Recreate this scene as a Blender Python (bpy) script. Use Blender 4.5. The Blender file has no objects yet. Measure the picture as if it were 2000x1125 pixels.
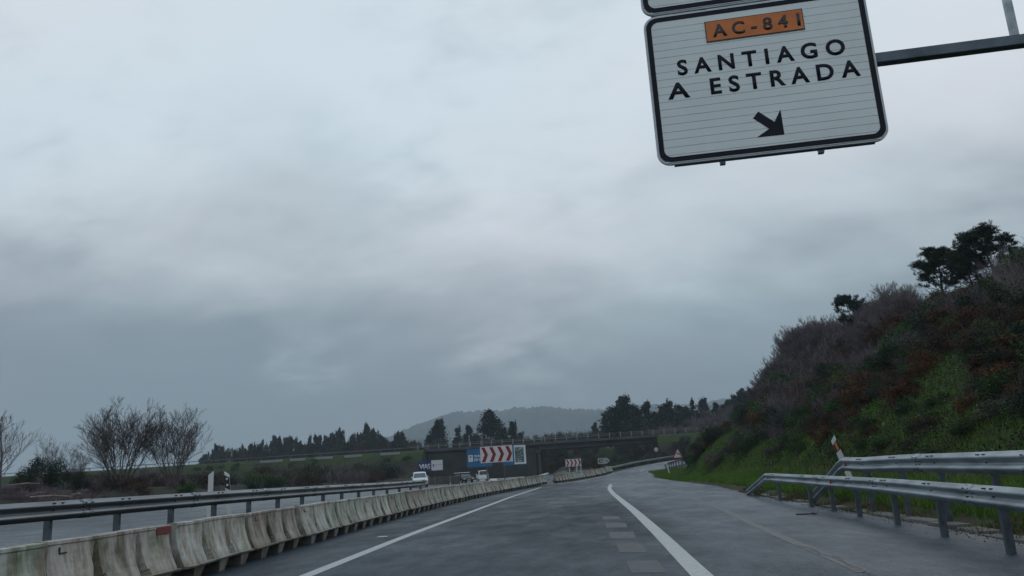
import bpy, bmesh, math, random
import numpy as np
from mathutils import Matrix, Vector

C = bpy.context.scene.collection
SC = bpy.context.scene
R = math.radians

# ------------------------------------------------------------------ camera
F, CX, CY, HC = 1560.0, 1000.0, 562.5, 1.5      # focal length in photo pixels, eye height
ROLL, PITCH, YAW = R(3.5), R(13.021), R(4.436)


def ray(px, py):
    x, y = px - CX, py - CY
    ux = x * math.cos(ROLL) - y * math.sin(ROLL)
    uy = x * math.sin(ROLL) + y * math.cos(ROLL)
    a, b, c = ux, F, -uy
    b, c = b * math.cos(PITCH) - c * math.sin(PITCH), b * math.sin(PITCH) + c * math.cos(PITCH)
    return Vector((a * math.cos(YAW) - b * math.sin(YAW), a * math.sin(YAW) + b * math.cos(YAW), c))


def on_ground(px, py, z=0.0):                   # where a line of sight meets height z
    d = ray(px, py)
    t = (z - HC) / d.z
    return Vector((0, 0, HC)) + d * t


def at(px, py, Y):                              # point on a line of sight at distance Y along the road
    d = ray(px, py)
    return Vector((0, 0, HC)) + d * (Y / d.y)


cam_d = bpy.data.cameras.new('camera')
cam = bpy.data.objects.new('camera', cam_d)
C.objects.link(cam)
f0 = ray(CX, CY).normalized()
r0 = (ray(CX + 10, CY) - ray(CX - 10, CY)).normalized()
u0 = r0.cross(f0)
m = Matrix((r0, u0, -f0)).transposed().to_4x4()
m.translation = Vector((0, 0, HC))
cam.matrix_world = m
cam_d.sensor_width = 36.0
cam_d.lens = F / 2000.0 * 36.0
cam_d.clip_start = 0.1
cam_d.clip_end = 8000
SC.camera = cam

# ------------------------------------------------------------------ world: overcast sky
SUN_EL, SUN_AZ = R(38), R(35)
w = bpy.data.worlds.new('World')
SC.world = w
w.use_nodes = True
nt = w.node_tree
nt.nodes.clear()
N = nt.nodes.new
L = nt.links.new


def mth(nt, op, a, b=None, c=None):
    n = nt.nodes.new('ShaderNodeMath')
    n.operation = op
    for i, v in enumerate((a, b, c)):
        if v is None:
            continue
        if isinstance(v, (int, float)):
            n.inputs[i].default_value = v
        else:
            nt.links.new(v, n.inputs[i])
    return n.outputs[0]


def ramp(nt, fac, stops, interp='LINEAR'):
    n = nt.nodes.new('ShaderNodeValToRGB')
    n.color_ramp.interpolation = interp
    el = n.color_ramp.elements
    while len(el) < len(stops):
        el.new(0.5)
    for e, (p, c) in zip(el, stops):
        e.position = p
        e.color = (c[0], c[1], c[2], 1)
    nt.links.new(fac, n.inputs[0])
    return n.outputs[0]


out = N('ShaderNodeOutputWorld')
tc = N('ShaderNodeTexCoord')
sp = N('ShaderNodeSeparateXYZ')
L(tc.outputs['Generated'], sp.inputs[0])
X, Y_, Z_ = sp.outputs
zz = mth(nt, 'ADD', mth(nt, 'MAXIMUM', Z_, 0.0), 0.42)
cu = mth(nt, 'DIVIDE', X, zz)
cv = mth(nt, 'DIVIDE', Y_, zz)
cb = N('ShaderNodeCombineXYZ')
L(cu, cb.inputs[0]); L(cv, cb.inputs[1])


def sky_noise(scale, detail, rough, off, dist=0.0):
    mp = N('ShaderNodeMapping')
    mp.inputs['Location'].default_value = off
    mp.inputs['Rotation'].default_value = (0, 0, R(38))
    mp.inputs['Scale'].default_value = (1.0, 1.55, 1)
    L(cb.outputs[0], mp.inputs[0])
    n = N('ShaderNodeTexNoise')
    n.inputs['Scale'].default_value = scale
    n.inputs['Detail'].default_value = detail
    n.inputs['Roughness'].default_value = rough
    n.inputs['Distortion'].default_value = dist
    L(mp.outputs[0], n.inputs['Vector'])
    return n.outputs['Fac']


big = mth(nt, 'SUBTRACT', sky_noise(0.9, 2, .5, (3.1, 1.7, 0)), 0.5)
mid = mth(nt, 'SUBTRACT', sky_noise(2.6, 5, .5, (7.3, 2.2, 0), .4), 0.5)
fine = mth(nt, 'SUBTRACT', sky_noise(8.0, 4, .5, (1.3, 5.2, 0), .2), 0.5)
t = mth(nt, 'ADD', Z_, mth(nt, 'MULTIPLY', mth(nt, 'ADD', X, .25), 0.07))
lift = mth(nt, 'MINIMUM', mth(nt, 'MULTIPLY', mth(nt, 'MAXIMUM', Z_, 0.0), 4.0), 1.0)
t = mth(nt, 'ADD', t, mth(nt, 'MULTIPLY', mth(nt, 'MULTIPLY', big, 0.27), lift))
t = mth(nt, 'ADD', t, mth(nt, 'MULTIPLY', mth(nt, 'MULTIPLY', mid, 0.30), lift))
t = mth(nt, 'ADD', t, mth(nt, 'MULTIPLY', mth(nt, 'MULTIPLY', fine, 0.09), lift))
for px_, py_, c0, c1, amp in ((592, 742, .9975, 1.0, .06), (1010, 775, .993, 1.0, .07), (960, 150, .97, 1.0, .10), (60, 120, .975, 1.0, .09)):
    dv = ray(px_, py_).normalized()
    dt = N('ShaderNodeVectorMath'); dt.operation = 'DOT_PRODUCT'
    L(tc.outputs['Generated'], dt.inputs[0]); dt.inputs[1].default_value = dv
    mr = N('ShaderNodeMapRange'); mr.interpolation_type = 'SMOOTHSTEP'
    mr.inputs['From Min'].default_value = c0; mr.inputs['From Max'].default_value = c1
    L(dt.outputs['Value'], mr.inputs[0])
    t = mth(nt, 'ADD', t, mth(nt, 'MULTIPLY', mth(nt, 'MULTIPLY', mr.outputs[0], amp), mth(nt, 'ADD', mth(nt, 'MULTIPLY', fine, 4.0), .8)))
skycol = ramp(nt, t, [(0.0, (.32, .39, .445)), (.08, (.285, .355, .41)), (.15, (.30, .37, .43)),
                      (.22, (.44, .515, .575)), (.30, (.64, .71, .77)), (.41, (.82, .88, .95)), (.55, (.90, .95, 1.02)), (.72, (.66, .72, .79)),
                      (1.0, (.40, .45, .51))], 'B_SPLINE')
# faint colour drift between clouds: bluish gaps, warmer grey bellies
mixc = N('ShaderNodeMix'); mixc.data_type = 'RGBA'; mixc.blend_type = 'MULTIPLY'
mixc.inputs[0].default_value = 1.0
tint = ramp(nt, sky_noise(1.1, 3, .5, (11, 4, 0)), [(.38, (.91, .99, 1.0)), (.62, (.985, .98, .985))])
L(skycol, mixc.inputs[6]); L(tint, mixc.inputs[7])
bg = N('ShaderNodeBackground'); L(mixc.outputs[2], bg.inputs[0]); bg.inputs[1].default_value = 0.94
sky = N('ShaderNodeTexSky'); sky.sky_type = 'NISHITA'; sky.sun_disc = False
sky.sun_elevation = SUN_EL; sky.sun_rotation = SUN_AZ
bg2 = N('ShaderNodeBackground'); L(sky.outputs[0], bg2.inputs[0]); bg2.inputs[1].default_value = 0.05
mx = N('ShaderNodeMixShader'); mx.inputs[0].default_value = 0.06
L(bg.outputs[0], mx.inputs[1]); L(bg2.outputs[0], mx.inputs[2]); L(mx.outputs[0], out.inputs[0])

sun_d = bpy.data.lights.new('sun', 'SUN')
sun_d.energy = 0.5
sun_d.angle = R(35)
sun_d.color = (1, .97, .93)
sun = bpy.data.objects.new('sun', sun_d)
C.objects.link(sun)
sd = Vector((math.sin(SUN_AZ) * math.cos(SUN_EL), math.cos(SUN_AZ) * math.cos(SUN_EL), math.sin(SUN_EL)))
sun.rotation_euler = sd.to_track_quat('Z', 'Y').to_euler()

SC.view_settings.view_transform = 'Standard'
SC.view_settings.look = 'None'
SC.view_settings.exposure = 0.0
SC.view_settings.gamma = 1.0
SC.render.engine = 'CYCLES'
SC.cycles.volume_bounces = 0
SC.cycles.max_bounces = 5
SC.cycles.transparent_max_bounces = 8


# ------------------------------------------------------------------ materials
def new_mat(name):
    m = bpy.data.materials.new(name)
    m.use_nodes = True
    return m, m.node_tree, m.node_tree.nodes['Principled BSDF']


def noise(nt, scale=1.0, detail=3, stretch=(1, 1, 1), coord='Object', rnd=0.0, rough=.55, off=(0, 0, 0)):
    tc = nt.nodes.new('ShaderNodeTexCoord')
    mp = nt.nodes.new('ShaderNodeMapping')
    mp.inputs['Scale'].default_value = stretch
    mp.inputs['Location'].default_value = off
    v = tc.outputs[coord]
    if coord == 'World':
        pass
    if rnd:
        oi = nt.nodes.new('ShaderNodeObjectInfo')
        va = nt.nodes.new('ShaderNodeVectorMath'); va.operation = 'MULTIPLY_ADD'
        cmb = nt.nodes.new('ShaderNodeCombineXYZ')
        for i in range(3):
            nt.links.new(oi.outputs['Random'], cmb.inputs[i])
        nt.links.new(cmb.outputs[0], va.inputs[0])
        va.inputs[1].default_value = (rnd, rnd * .7, rnd * .4)
        nt.links.new(v, va.inputs[2])
        v = va.outputs[0]
    nt.links.new(v, mp.inputs[0])
    n = nt.nodes.new('ShaderNodeTexNoise')
    n.inputs['Scale'].default_value = scale
    n.inputs['Detail'].default_value = detail
    n.inputs['Roughness'].default_value = rough
    nt.links.new(mp.outputs[0], n.inputs['Vector'])
    return n.outputs['Fac']


def mixrgb(nt, fac, a, b, mode='MIX'):
    n = nt.nodes.new('ShaderNodeMix'); n.data_type = 'RGBA'; n.blend_type = mode
    for s, v in ((0, fac), (6, a), (7, b)):
        if isinstance(v, (int, float)):
            n.inputs[s].default_value = v
        elif isinstance(v, tuple):
            n.inputs[s].default_value = (v[0], v[1], v[2], 1)
        else:
            nt.links.new(v, n.inputs[s])
    return n.outputs[2]


def bump(nt, p, h, strength=.3, dist=.02):
    b = nt.nodes.new('ShaderNodeBump')
    b.inputs['Strength'].default_value = strength
    b.inputs['Distance'].default_value = dist
    nt.links.new(h, b.inputs['Height'])
    nt.links.new(b.outputs[0], p.inputs['Normal'])


def simple(name, col, rough=.6, metal=0.0, var=.25, scale=3.0, detail=4, rnd=7.0, bumps=0.0, spec=.5, stretch=(1, 1, 1)):
    m, nt, p = new_mat(name)
    f = noise(nt, scale, detail, stretch, rnd=rnd)
    c = ramp(nt, f, [(.3, tuple(x * (1 - var) for x in col)), (.7, tuple(min(1, x * (1 + var)) for x in col))])
    nt.links.new(c, p.inputs['Base Color'])
    p.inputs['Roughness'].default_value = rough
    p.inputs['Metallic'].default_value = metal
    p.inputs['Specular IOR Level'].default_value = spec
    if bumps:
        bump(nt, p, noise(nt, scale * 8, 3, rnd=rnd), bumps, .01)
    return m


def foliage(name, cols, rough=.75, scale=.9, spec=.25):
    m, nt, p = new_mat(name)
    oi = nt.nodes.new('ShaderNodeObjectInfo')
    f = noise(nt, scale, 3, rnd=31.0)
    f2 = noise(nt, 14.0, 1, rnd=11.0)
    s = mth(nt, 'ADD', mth(nt, 'MULTIPLY', f, .55), mth(nt, 'MULTIPLY', f2, .45))
    s = mth(nt, 'ADD', s, mth(nt, 'MULTIPLY', mth(nt, 'SUBTRACT', oi.outputs['Random'], .5), .22))
    n = len(cols)
    c = ramp(nt, s, [(.30 + .4 * i / max(1, n - 1), k) for i, k in enumerate(cols)])
    nt.links.new(c, p.inputs['Base Color'])
    p.inputs['Roughness'].default_value = rough
    p.inputs['Specular IOR Level'].default_value = spec
    return m


M = {}
# wet asphalt
def asphalt(name, base, hi, rmin, rmax, ywet=True):
    m, nt, p = new_mat(name)
    a = noise(nt, .9, 8, (1, .38, 1), coord='Object', rough=.7)
    b = noise(nt, 22, 6, coord='Object', rough=.75)
    c = noise(nt, .12, 3, (1, .35, 1), coord='Object', off=(9, 3, 0))
    g = noise(nt, 75, 3, coord='Object')
    f = mth(nt, 'ADD', mth(nt, 'MULTIPLY', a, .5), mth(nt, 'MULTIPLY', c, .5))
    col = ramp(nt, f, [(.30, base), (.68, hi)])
    speck = ramp(nt, b, [(.36, (.35, .35, .35)), (.50, (.9, .9, .9)), (.64, (2.4, 2.4, 2.4))])
    col = mixrgb(nt, .8, col, speck, 'MULTIPLY')
    md = noise(nt, 5.5, 6, coord='Object', rough=.8)
    col = mixrgb(nt, .8, col, ramp(nt, md, [(.38, (.55, .55, .55)), (.5, (1, 1, 1)), (.62, (1.6, 1.6, 1.6))]), 'MULTIPLY')
    sg = ramp(nt, g, [(.32, (.3, .3, .3)), (.5, (1, 1, 1)), (.64, (3.0, 3.0, 3.0))])
    col = mixrgb(nt, .75, col, sg, 'MULTIPLY')
    nt.links.new(col, p.inputs['Base Color'])
    rg = nt.nodes.new('ShaderNodeMapRange')
    rg.inputs['From Min'].default_value = .35; rg.inputs['From Max'].default_value = .65
    rg.inputs['To Min'].default_value = rmax; rg.inputs['To Max'].default_value = rmin
    nt.links.new(f, rg.inputs[0])
    nt.links.new(rg.outputs[0], p.inputs['Roughness'])
    h = mth(nt, 'ADD', mth(nt, 'MULTIPLY', b, .5), g)
    bump(nt, p, h, .55, .012)
    geo = nt.nodes.new('ShaderNodeNewGeometry'); sp = nt.nodes.new('ShaderNodeSeparateXYZ')
    nt.links.new(geo.outputs['Position'], sp.inputs[0])
    mr = nt.nodes.new('ShaderNodeMapRange')
    mr.inputs['From Min'].default_value = 1.0; mr.inputs['From Max'].default_value = 2.4
    nt.links.new(sp.outputs[0], mr.inputs[0])
    col2 = mixrgb(nt, mr.outputs[0], col, mixrgb(nt, 1.0, col, (1.55, 1.6, 1.62), 'MULTIPLY'))
    nt.links.new(col2, p.inputs['Base Color'])
    sv = mth(nt, 'ADD', mth(nt, 'MULTIPLY', mr.outputs[0], .16), .12)
    nt.links.new(sv, p.inputs['Specular IOR Level'])
    return m


M['road'] = asphalt('wet_asphalt', (.005, .011, .017), (.019, .034, .049), .26, .66)
M['road_left'] = asphalt('wet_asphalt_pale', (.030, .040, .048), (.075, .09, .105), .2, .5)


def paint(name, col, lo, wear=.45, scale=5.0, spec=.25):
    m, nt, p = new_mat(name)
    f = noise(nt, scale, 6, rough=.75)
    f2 = noise(nt, 60, 3)
    s = mth(nt, 'ADD', mth(nt, 'MULTIPLY', f, .6), mth(nt, 'MULTIPLY', f2, .4))
    c = ramp(nt, s, [(wear - .12, lo), (wear, tuple(x * .75 for x in col)), (wear + .12, col)])
    nt.links.new(c, p.inputs['Base Color'])
    p.inputs['Roughness'].default_value = .6
    p.inputs['Specular IOR Level'].default_value = spec
    return m


M['line'] = paint('worn_white_line', (.48, .51, .52), (.10, .12, .13), .43, 9.0)
M['ghost'] = paint('faded_line', (.14, .155, .165), (.055, .066, .076), .52, 4.0, .35)
M['patch'] = paint('ground_off_paint', (.095, .11, .12), (.028, .038, .048), .52, 6.0, .3)
M['crack'] = simple('crack_tar', (.02, .02, .022), .5)


def ground_mat():
    m, nt, p = new_mat('ground_cover')
    geo = nt.nodes.new('ShaderNodeNewGeometry')
    sp = nt.nodes.new('ShaderNodeSeparateXYZ')
    nt.links.new(geo.outputs['Position'], sp.inputs[0])
    a = noise(nt, .16, 5)
    b = noise(nt, 1.3, 4)
    c = noise(nt, 9, 3)
    s = mth(nt, 'ADD', mth(nt, 'MULTIPLY', a, .5), mth(nt, 'MULTIPLY', b, .3))
    s = mth(nt, 'ADD', s, mth(nt, 'MULTIPLY', c, .2))
    col = ramp(nt, s, [(.38, (.030, .022, .017)), (.47, (.045, .036, .020)), (.53, (.035, .050, .016)),
                       (.62, (.045, .095, .020))])
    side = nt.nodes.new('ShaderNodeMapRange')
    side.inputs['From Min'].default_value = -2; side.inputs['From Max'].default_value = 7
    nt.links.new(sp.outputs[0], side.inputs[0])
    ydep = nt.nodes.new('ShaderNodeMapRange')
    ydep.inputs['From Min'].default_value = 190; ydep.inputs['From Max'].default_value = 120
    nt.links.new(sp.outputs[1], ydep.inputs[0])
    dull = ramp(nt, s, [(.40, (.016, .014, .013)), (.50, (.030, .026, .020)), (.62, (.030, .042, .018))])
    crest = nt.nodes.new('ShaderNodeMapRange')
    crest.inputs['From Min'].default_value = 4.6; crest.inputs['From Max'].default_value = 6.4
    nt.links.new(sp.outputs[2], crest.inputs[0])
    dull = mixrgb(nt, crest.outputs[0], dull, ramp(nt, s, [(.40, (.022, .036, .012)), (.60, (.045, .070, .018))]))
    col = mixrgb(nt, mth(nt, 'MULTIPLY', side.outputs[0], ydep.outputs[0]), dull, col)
    nt.links.new(col, p.inputs['Base Color'])
    p.inputs['Roughness'].default_value = .9
    p.inputs['Specular IOR Level'].default_value = .2
    bump(nt, p, c, .6, .1)
    return m


M['ground'] = ground_mat()
M['grass'] = foliage('grass_blades', [(.024, .050, .010), (.050, .125, .014), (.090, .20, .020), (.16, .17, .04)], scale=.35)
M['concrete'] = simple('weathered_concrete', (.11, .11, .105), .8, var=.45, scale=.8, detail=6, bumps=.4)
M['pale_conc'] = simple('pale_concrete', (.42, .43, .42), .7, var=.3, scale=.5, detail=6, bumps=.3)
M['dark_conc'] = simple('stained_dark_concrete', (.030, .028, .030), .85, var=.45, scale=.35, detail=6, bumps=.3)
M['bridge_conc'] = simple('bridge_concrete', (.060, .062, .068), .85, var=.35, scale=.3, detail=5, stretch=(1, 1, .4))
M['galv'] = simple('galvanised_steel', (.30, .34, .365), .42, .6, var=.42, scale=3.0, detail=8, bumps=.15, stretch=(1, .35, 1.5))
M['galv_rail'] = simple('weathered_grey_steel', (.13, .15, .17), .42, .65, var=.3, scale=2.2, detail=6, stretch=(1, .3, 1))
M['galv_dark'] = simple('dull_dark_steel', (.09, .11, .135), .5, .6, var=.35, scale=2.5, detail=5)
M['post'] = simple('rail_post_steel', (.10, .12, .14), .5, .5, var=.35, scale=6)
M['bolt'] = simple('bolt_steel', (.03, .03, .035), .5, .5)
M['red_refl'] = simple('red_reflector', (.30, .035, .02), .35)
M['white_paint'] = simple('white_painted_metal', (.62, .64, .64), .45, var=.08)
M['rail_white'] = simple('pale_bridge_rail', (.24, .25, .25), .5, var=.12)
M['black'] = simple('black_plastic', (.012, .012, .014), .45)
M['amber'] = simple('amber_reflector', (.62, .20, .05), .35, var=.1)
M['refl_white'] = simple('clear_reflector', (.55, .55, .52), .25)
M['sign_white'] = simple('sign_sheeting', (.74, .79, .79), .40, var=.06, scale=1.2, detail=5)
M['sign_edge'] = simple('sign_rim_grey', (.40, .43, .46), .4, .3, var=.12)
M['navy'] = simple('navy_black_film', (.007, .010, .018), .55, var=.25, scale=2, spec=.2)
M['orange'] = simple('orange_film', (.60, .15, .015), .4, var=.16, scale=4)
M['dark_text'] = simple('dark_film', (.035, .022, .02), .4)
M['blue'] = simple('sign_blue', (.0, .115, .26), .5, var=.08, scale=.4)
M['navy_blue'] = simple('board_navy', (.010, .022, .13), .5, var=.1)
M['board_white'] = simple('board_white', (.62, .63, .66), .5, var=.05)
M['text_grey'] = simple('board_grey_lettering', (.16, .17, .19), .6)
M['red'] = simple('sign_red', (.20, .010, .016), .4, var=.12)
M['pinkish'] = simple('retroreflective_white', (.68, .62, .63), .4, var=.05)
M['greenpic'] = simple('board_photo_print', (.05, .10, .10), .5, var=.8, scale=1.1, detail=6)
M['car_white'] = simple('white_car_paint', (.72, .76, .78), .25, var=.05)
M['car_dark'] = simple('dark_car_paint', (.02, .023, .028), .25, var=.1)
M['glass'] = simple('tinted_glass', (.02, .028, .034), .08, var=.1)
M['screen'] = simple('windscreen_glass', (.10, .14, .16), .1, var=.3, scale=1)
M['tyre'] = simple('tyre_rubber', (.015, .015, .016), .8)
M['rim'] = simple('wheel_rim', (.3, .31, .32), .4, .6)
M['lamp'] = simple('headlamp_lens', (.55, .57, .58), .15)
M['bark'] = simple('grey_bark', (.075, .065, .058), .85, var=.4, scale=5)
M['twig'] = simple('bare_twigs', (.085, .072, .070), .85, var=.35, scale=4)
M['twig_purple'] = simple('purplish_bare_twigs', (.125, .100, .112), .85, var=.35, scale=2)
M['twig_pale'] = simple('pale_bare_twigs', (.15, .135, .125), .85, var=.3, scale=2)
M['log'] = simple('cut_pale_wood', (.28, .20, .16), .8, var=.4, scale=4)
M['pine'] = foliage('pine_needles', [(.012, .026, .016), (.022, .042, .024), (.038, .062, .034)])
M['euc'] = foliage('eucalyptus_leaves', [(.006, .014, .012), (.012, .024, .020), (.024, .040, .032)], scale=.35)
M['conifer'] = foliage('conifer_leaves', [(.006, .014, .012), (.012, .024, .018), (.020, .034, .026)], scale=.3)
M['leaf_green'] = foliage('green_shrub_leaves', [(.014, .036, .010), (.032, .078, .015), (.062, .140, .027)])
M['leaf_dark'] = foliage('dark_gorse_leaves', [(.010, .020, .014), (.020, .036, .022), (.035, .055, .028)])
M['leaf_rust'] = foliage('rusty_bracken', [(.042, .018, .009), (.095, .040, .012), (.18, .085, .018)])
M['leaf_brown'] = foliage('red_brown_scrub', [(.026, .014, .012), (.050, .028, .020), (.080, .048, .030)])
M['leaf_yellow'] = foliage('yellowing_leaves', [(.030, .035, .010), (.085, .080, .016), (.17, .14, .025)])
M['leaf_bramble'] = foliage('bramble_leaves', [(.018, .028, .014), (.035, .052, .024), (.085, .085, .065), (.22, .21, .18)])
M['hill'] = simple('wooded_hill', (.035, .055, .052), .95, var=.5, scale=.02, detail=8, rnd=0)


def barrier_mat(name, cols):
    m, nt, p = new_mat(name)
    oi = nt.nodes.new('ShaderNodeObjectInfo')
    tintc = ramp(nt, oi.outputs['Random'], cols)
    st = noise(nt, 1.9, 7, (2.2, 1, .6), rnd=40, rough=.72)
    big = noise(nt, 1.3, 4, (1, 1, 1), rnd=23, rough=.6)
    c1 = ramp(nt, st, [(.34, (.22, .18, .13)), (.44, (.55, .52, .45)), (.54, (.90, .90, .86)), (.70, (1.1, 1.13, 1.13))])
    c2 = ramp(nt, big, [(.34, (.36, .40, .28)), (.44, (.80, .82, .74)), (.53, (1.08, 1.10, 1.12)), (.68, (.88, .78, .76))])
    c = mixrgb(nt, 1.0, mixrgb(nt, 1.0, tintc, (.84, .86, .86), 'MULTIPLY'), c1, 'MULTIPLY')
    c = mixrgb(nt, .9, c, c2, 'MULTIPLY')
    rust = noise(nt, 1.6, 6, (1.6, 1, .5), rnd=57, rough=.7)
    c = mixrgb(nt, ramp(nt, rust, [(.52, (0, 0, 0)), (.68, (.75, .75, .75))]), c, (.20, .11, .055))
    # grime that gathers towards the foot of each unit
    tc = nt.nodes.new('ShaderNodeTexCoord'); sp = nt.nodes.new('ShaderNodeSeparateXYZ')
    nt.links.new(tc.outputs['Object'], sp.inputs[0])
    lo = nt.nodes.new('ShaderNodeMapRange')
    lo.inputs['From Min'].default_value = .0; lo.inputs['From Max'].default_value = .45
    lo.inputs['To Min'].default_value = .55; lo.inputs['To Max'].default_value = 0
    nt.links.new(mth(nt, 'SUBTRACT', sp.outputs[2], mth(nt, 'MULTIPLY', big, .2)), lo.inputs[0])
    c = mixrgb(nt, lo.outputs[0], c, (.13, .115, .095))
    nt.links.new(c, p.inputs['Base Color'])
    p.inputs['Roughness'].default_value = .5
    bump(nt, p, st, .25, .02)
    return m


M['barrier'] = barrier_mat('weathered_barrier_plastic', [(0, (.55, .57, .56)), (.22, (.38, .41, .37)), (.4, (.58, .59, .57)),
                                                        (.6, (.36, .31, .29)), (.8, (.50, .47, .45)), (1, (.48, .53, .55))])
M['slot'] = simple('dark_rusty_slot', (.08, .04, .035), .7, var=.5)
M['faded_red'] = simple('faded_red_plastic', (.17, .035, .035), .55, var=.4, scale=3, detail=6)
M['brown_panel'] = simple('brown_site_panel', (.085, .072, .065), .6, var=.4, scale=1)


# ------------------------------------------------------------------ object helpers
def tag(o, label=None, cat=None, group=None, kind=None):
    if label: o['label'] = label
    if cat: o['category'] = cat
    if group: o['group'] = group
    if kind: o['kind'] = kind
    return o


def empty(name, loc=(0, 0, 0), rz=0.0, label=None, cat=None, group=None):
    o = bpy.data.objects.new(name, None)
    o.location = loc
    o.rotation_euler = (0, 0, rz)
    o.empty_display_size = .2
    C.objects.link(o)
    return tag(o, label, cat, group)


def link(name, me, parent=None, loc=None, rot=None):
    o = bpy.data.objects.new(name, me)
    C.objects.link(o)
    if parent: o.parent = parent
    if loc is not None: o.location = loc
    if rot is not None: o.rotation_euler = rot
    return o


def mesh(name, verts, faces, mat, smooth=False):
    me = bpy.data.meshes.new(name)
    me.from_pydata([tuple(v) for v in verts], [], faces)
    me.materials.append(mat)
    if smooth:
        me.polygons.foreach_set('use_smooth', [True] * len(me.polygons))
    me.update()
    return me


def np_mesh(name, V, n, mats, mat_idx=None, smooth=False):
    """V: (k*n,3) array, k separate n-gons"""
    V = np.asarray(V, dtype=np.float32).reshape(-1, 3)
    k = len(V) // n
    me = bpy.data.meshes.new(name)
    me.vertices.add(len(V)); me.vertices.foreach_set('co', V.ravel())
    me.loops.add(len(V)); me.loops.foreach_set('vertex_index', np.arange(len(V), dtype=np.int32))
    me.polygons.add(k)
    me.polygons.foreach_set('loop_start', np.arange(0, len(V), n, dtype=np.int32))
    me.polygons.foreach_set('loop_total', np.full(k, n, dtype=np.int32))
    for mm in mats: me.materials.append(mm)
    if mat_idx is not None:
        me.polygons.foreach_set('material_index', np.asarray(mat_idx, dtype=np.int32))
    me.update(calc_edges=True)
    return me


class MB:
    """collects simple shapes into one mesh"""
    def __init__(s): s.v = []; s.f = []

    def add(s, v, f):
        b = len(s.v); s.v += [tuple(x) for x in v]; s.f += [tuple(i + b for i in q) for q in f]; return s

    def box(s, x0, x1, y0, y1, z0, z1):
        v = [(x, y, z) for z in (z0, z1) for y in (y0, y1) for x in (x0, x1)]
        return s.add(v, [(0, 2, 3, 1), (4, 5, 7, 6), (0, 1, 5, 4), (2, 6, 7, 3), (0, 4, 6, 2), (1, 3, 7, 5)])

    def frustum(s, c0, s0, c1, s1):
        v = []
        for (c, h) in ((c0, s0), (c1, s1)):
            for dy in (-1, 1):
                for dx in (-1, 1):
                    v.append((c[0] + dx * h[0], c[1] + dy * h[1], c[2]))
        return s.add(v, [(0, 2, 3, 1), (4, 5, 7, 6), (0, 1, 5, 4), (2, 6, 7, 3), (0, 4, 6, 2), (1, 3, 7, 5)])

    def tube(s, p, q, r0, r1=None, n=8, cap=True):
        if r1 is None: r1 = r0
        p, q = Vector(p), Vector(q)
        d = (q - p).normalized()
        a = d.orthogonal().normalized(); b = d.cross(a)
        v = []
        for (c, r) in ((p, r0), (q, r1)):
            for i in range(n):
                t = 2 * math.pi * i / n
                v.append(c + a * (r * math.cos(t)) + b * (r * math.sin(t)))
        f = [(i, (i + 1) % n, n + (i + 1) % n, n + i) for i in range(n)]
        if cap: f += [tuple(range(n - 1, -1, -1)), tuple(range(n, 2 * n))]
        return s.add(v, f)

    def prism(s, pts, y0, y1, axis='y'):
        """outline pts (a,b) extruded along axis"""
        n = len(pts)
        if axis == 'y': v = [(a, y0, b) for a, b in pts] + [(a, y1, b) for a, b in pts]
        elif axis == 'x': v = [(y0, a, b) for a, b in pts] + [(y1, a, b) for a, b in pts]
        else: v = [(a, b, y0) for a, b in pts] + [(a, b, y1) for a, b in pts]
        f = [tuple(range(n)), tuple(range(2 * n - 1, n - 1, -1))]
        f += [(i, n + i, n + (i + 1) % n, (i + 1) % n) for i in range(n)]
        return s.add(v, f)

    def build(s, name, mat, parent=None, bevel=0.0, smooth=False, segs=2):
        me = mesh(name, s.v, s.f, mat)
        if bevel or True:
            bm = bmesh.new(); bm.from_mesh(me)
            bmesh.ops.recalc_face_normals(bm, faces=bm.faces)
            if bevel:
                bmesh.ops.bevel(bm, geom=[e for e in bm.edges if e.calc_face_angle(0) > .5], offset=bevel,
                                segments=segs, affect='EDGES', profile=.6, clamp_overlap=True)
            bm.to_mesh(me); bm.free()
        if smooth:
            me.polygons.foreach_set('use_smooth', [True] * len(me.polygons))
        return link(name, me, parent)


def copy_tree(o, parent=None):
    c = o.copy(); C.objects.link(c)
    if parent: c.parent = parent
    for ch in [x for x in o.children]:
        copy_tree(ch, c)
    return c


def rrect(x0, x1, z0, z1, r, n=8):
    pts = []
    for cx, cz, a0 in ((x1 - r, z0 + r, -90), (x1 - r, z1 - r, 0), (x0 + r, z1 - r, 90), (x0 + r, z0 + r, 180)):
        for i in range(n + 1):
            a = R(a0 + 90 * i / n)
            pts.append((cx + r * math.cos(a), cz + r * math.sin(a)))
    return pts


def ring(mb, outer, inner, y0, y1):
    n = len(outer)
    v = [(a, y0, b) for a, b in outer] + [(a, y0, b) for a, b in inner] + [(a, y1, b) for a, b in outer] + [(a, y1, b) for a, b in inner]
    f = []
    for i in range(n):
        j = (i + 1) % n
        f += [(i, j, n + j, n + i), (2 * n + i, 3 * n + i, 3 * n + j, 2 * n + j),
              (i, 2 * n + i, 2 * n + j, j), (n + i, n + j, 3 * n + j, 3 * n + i)]
    mb.add(v, f)


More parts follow.
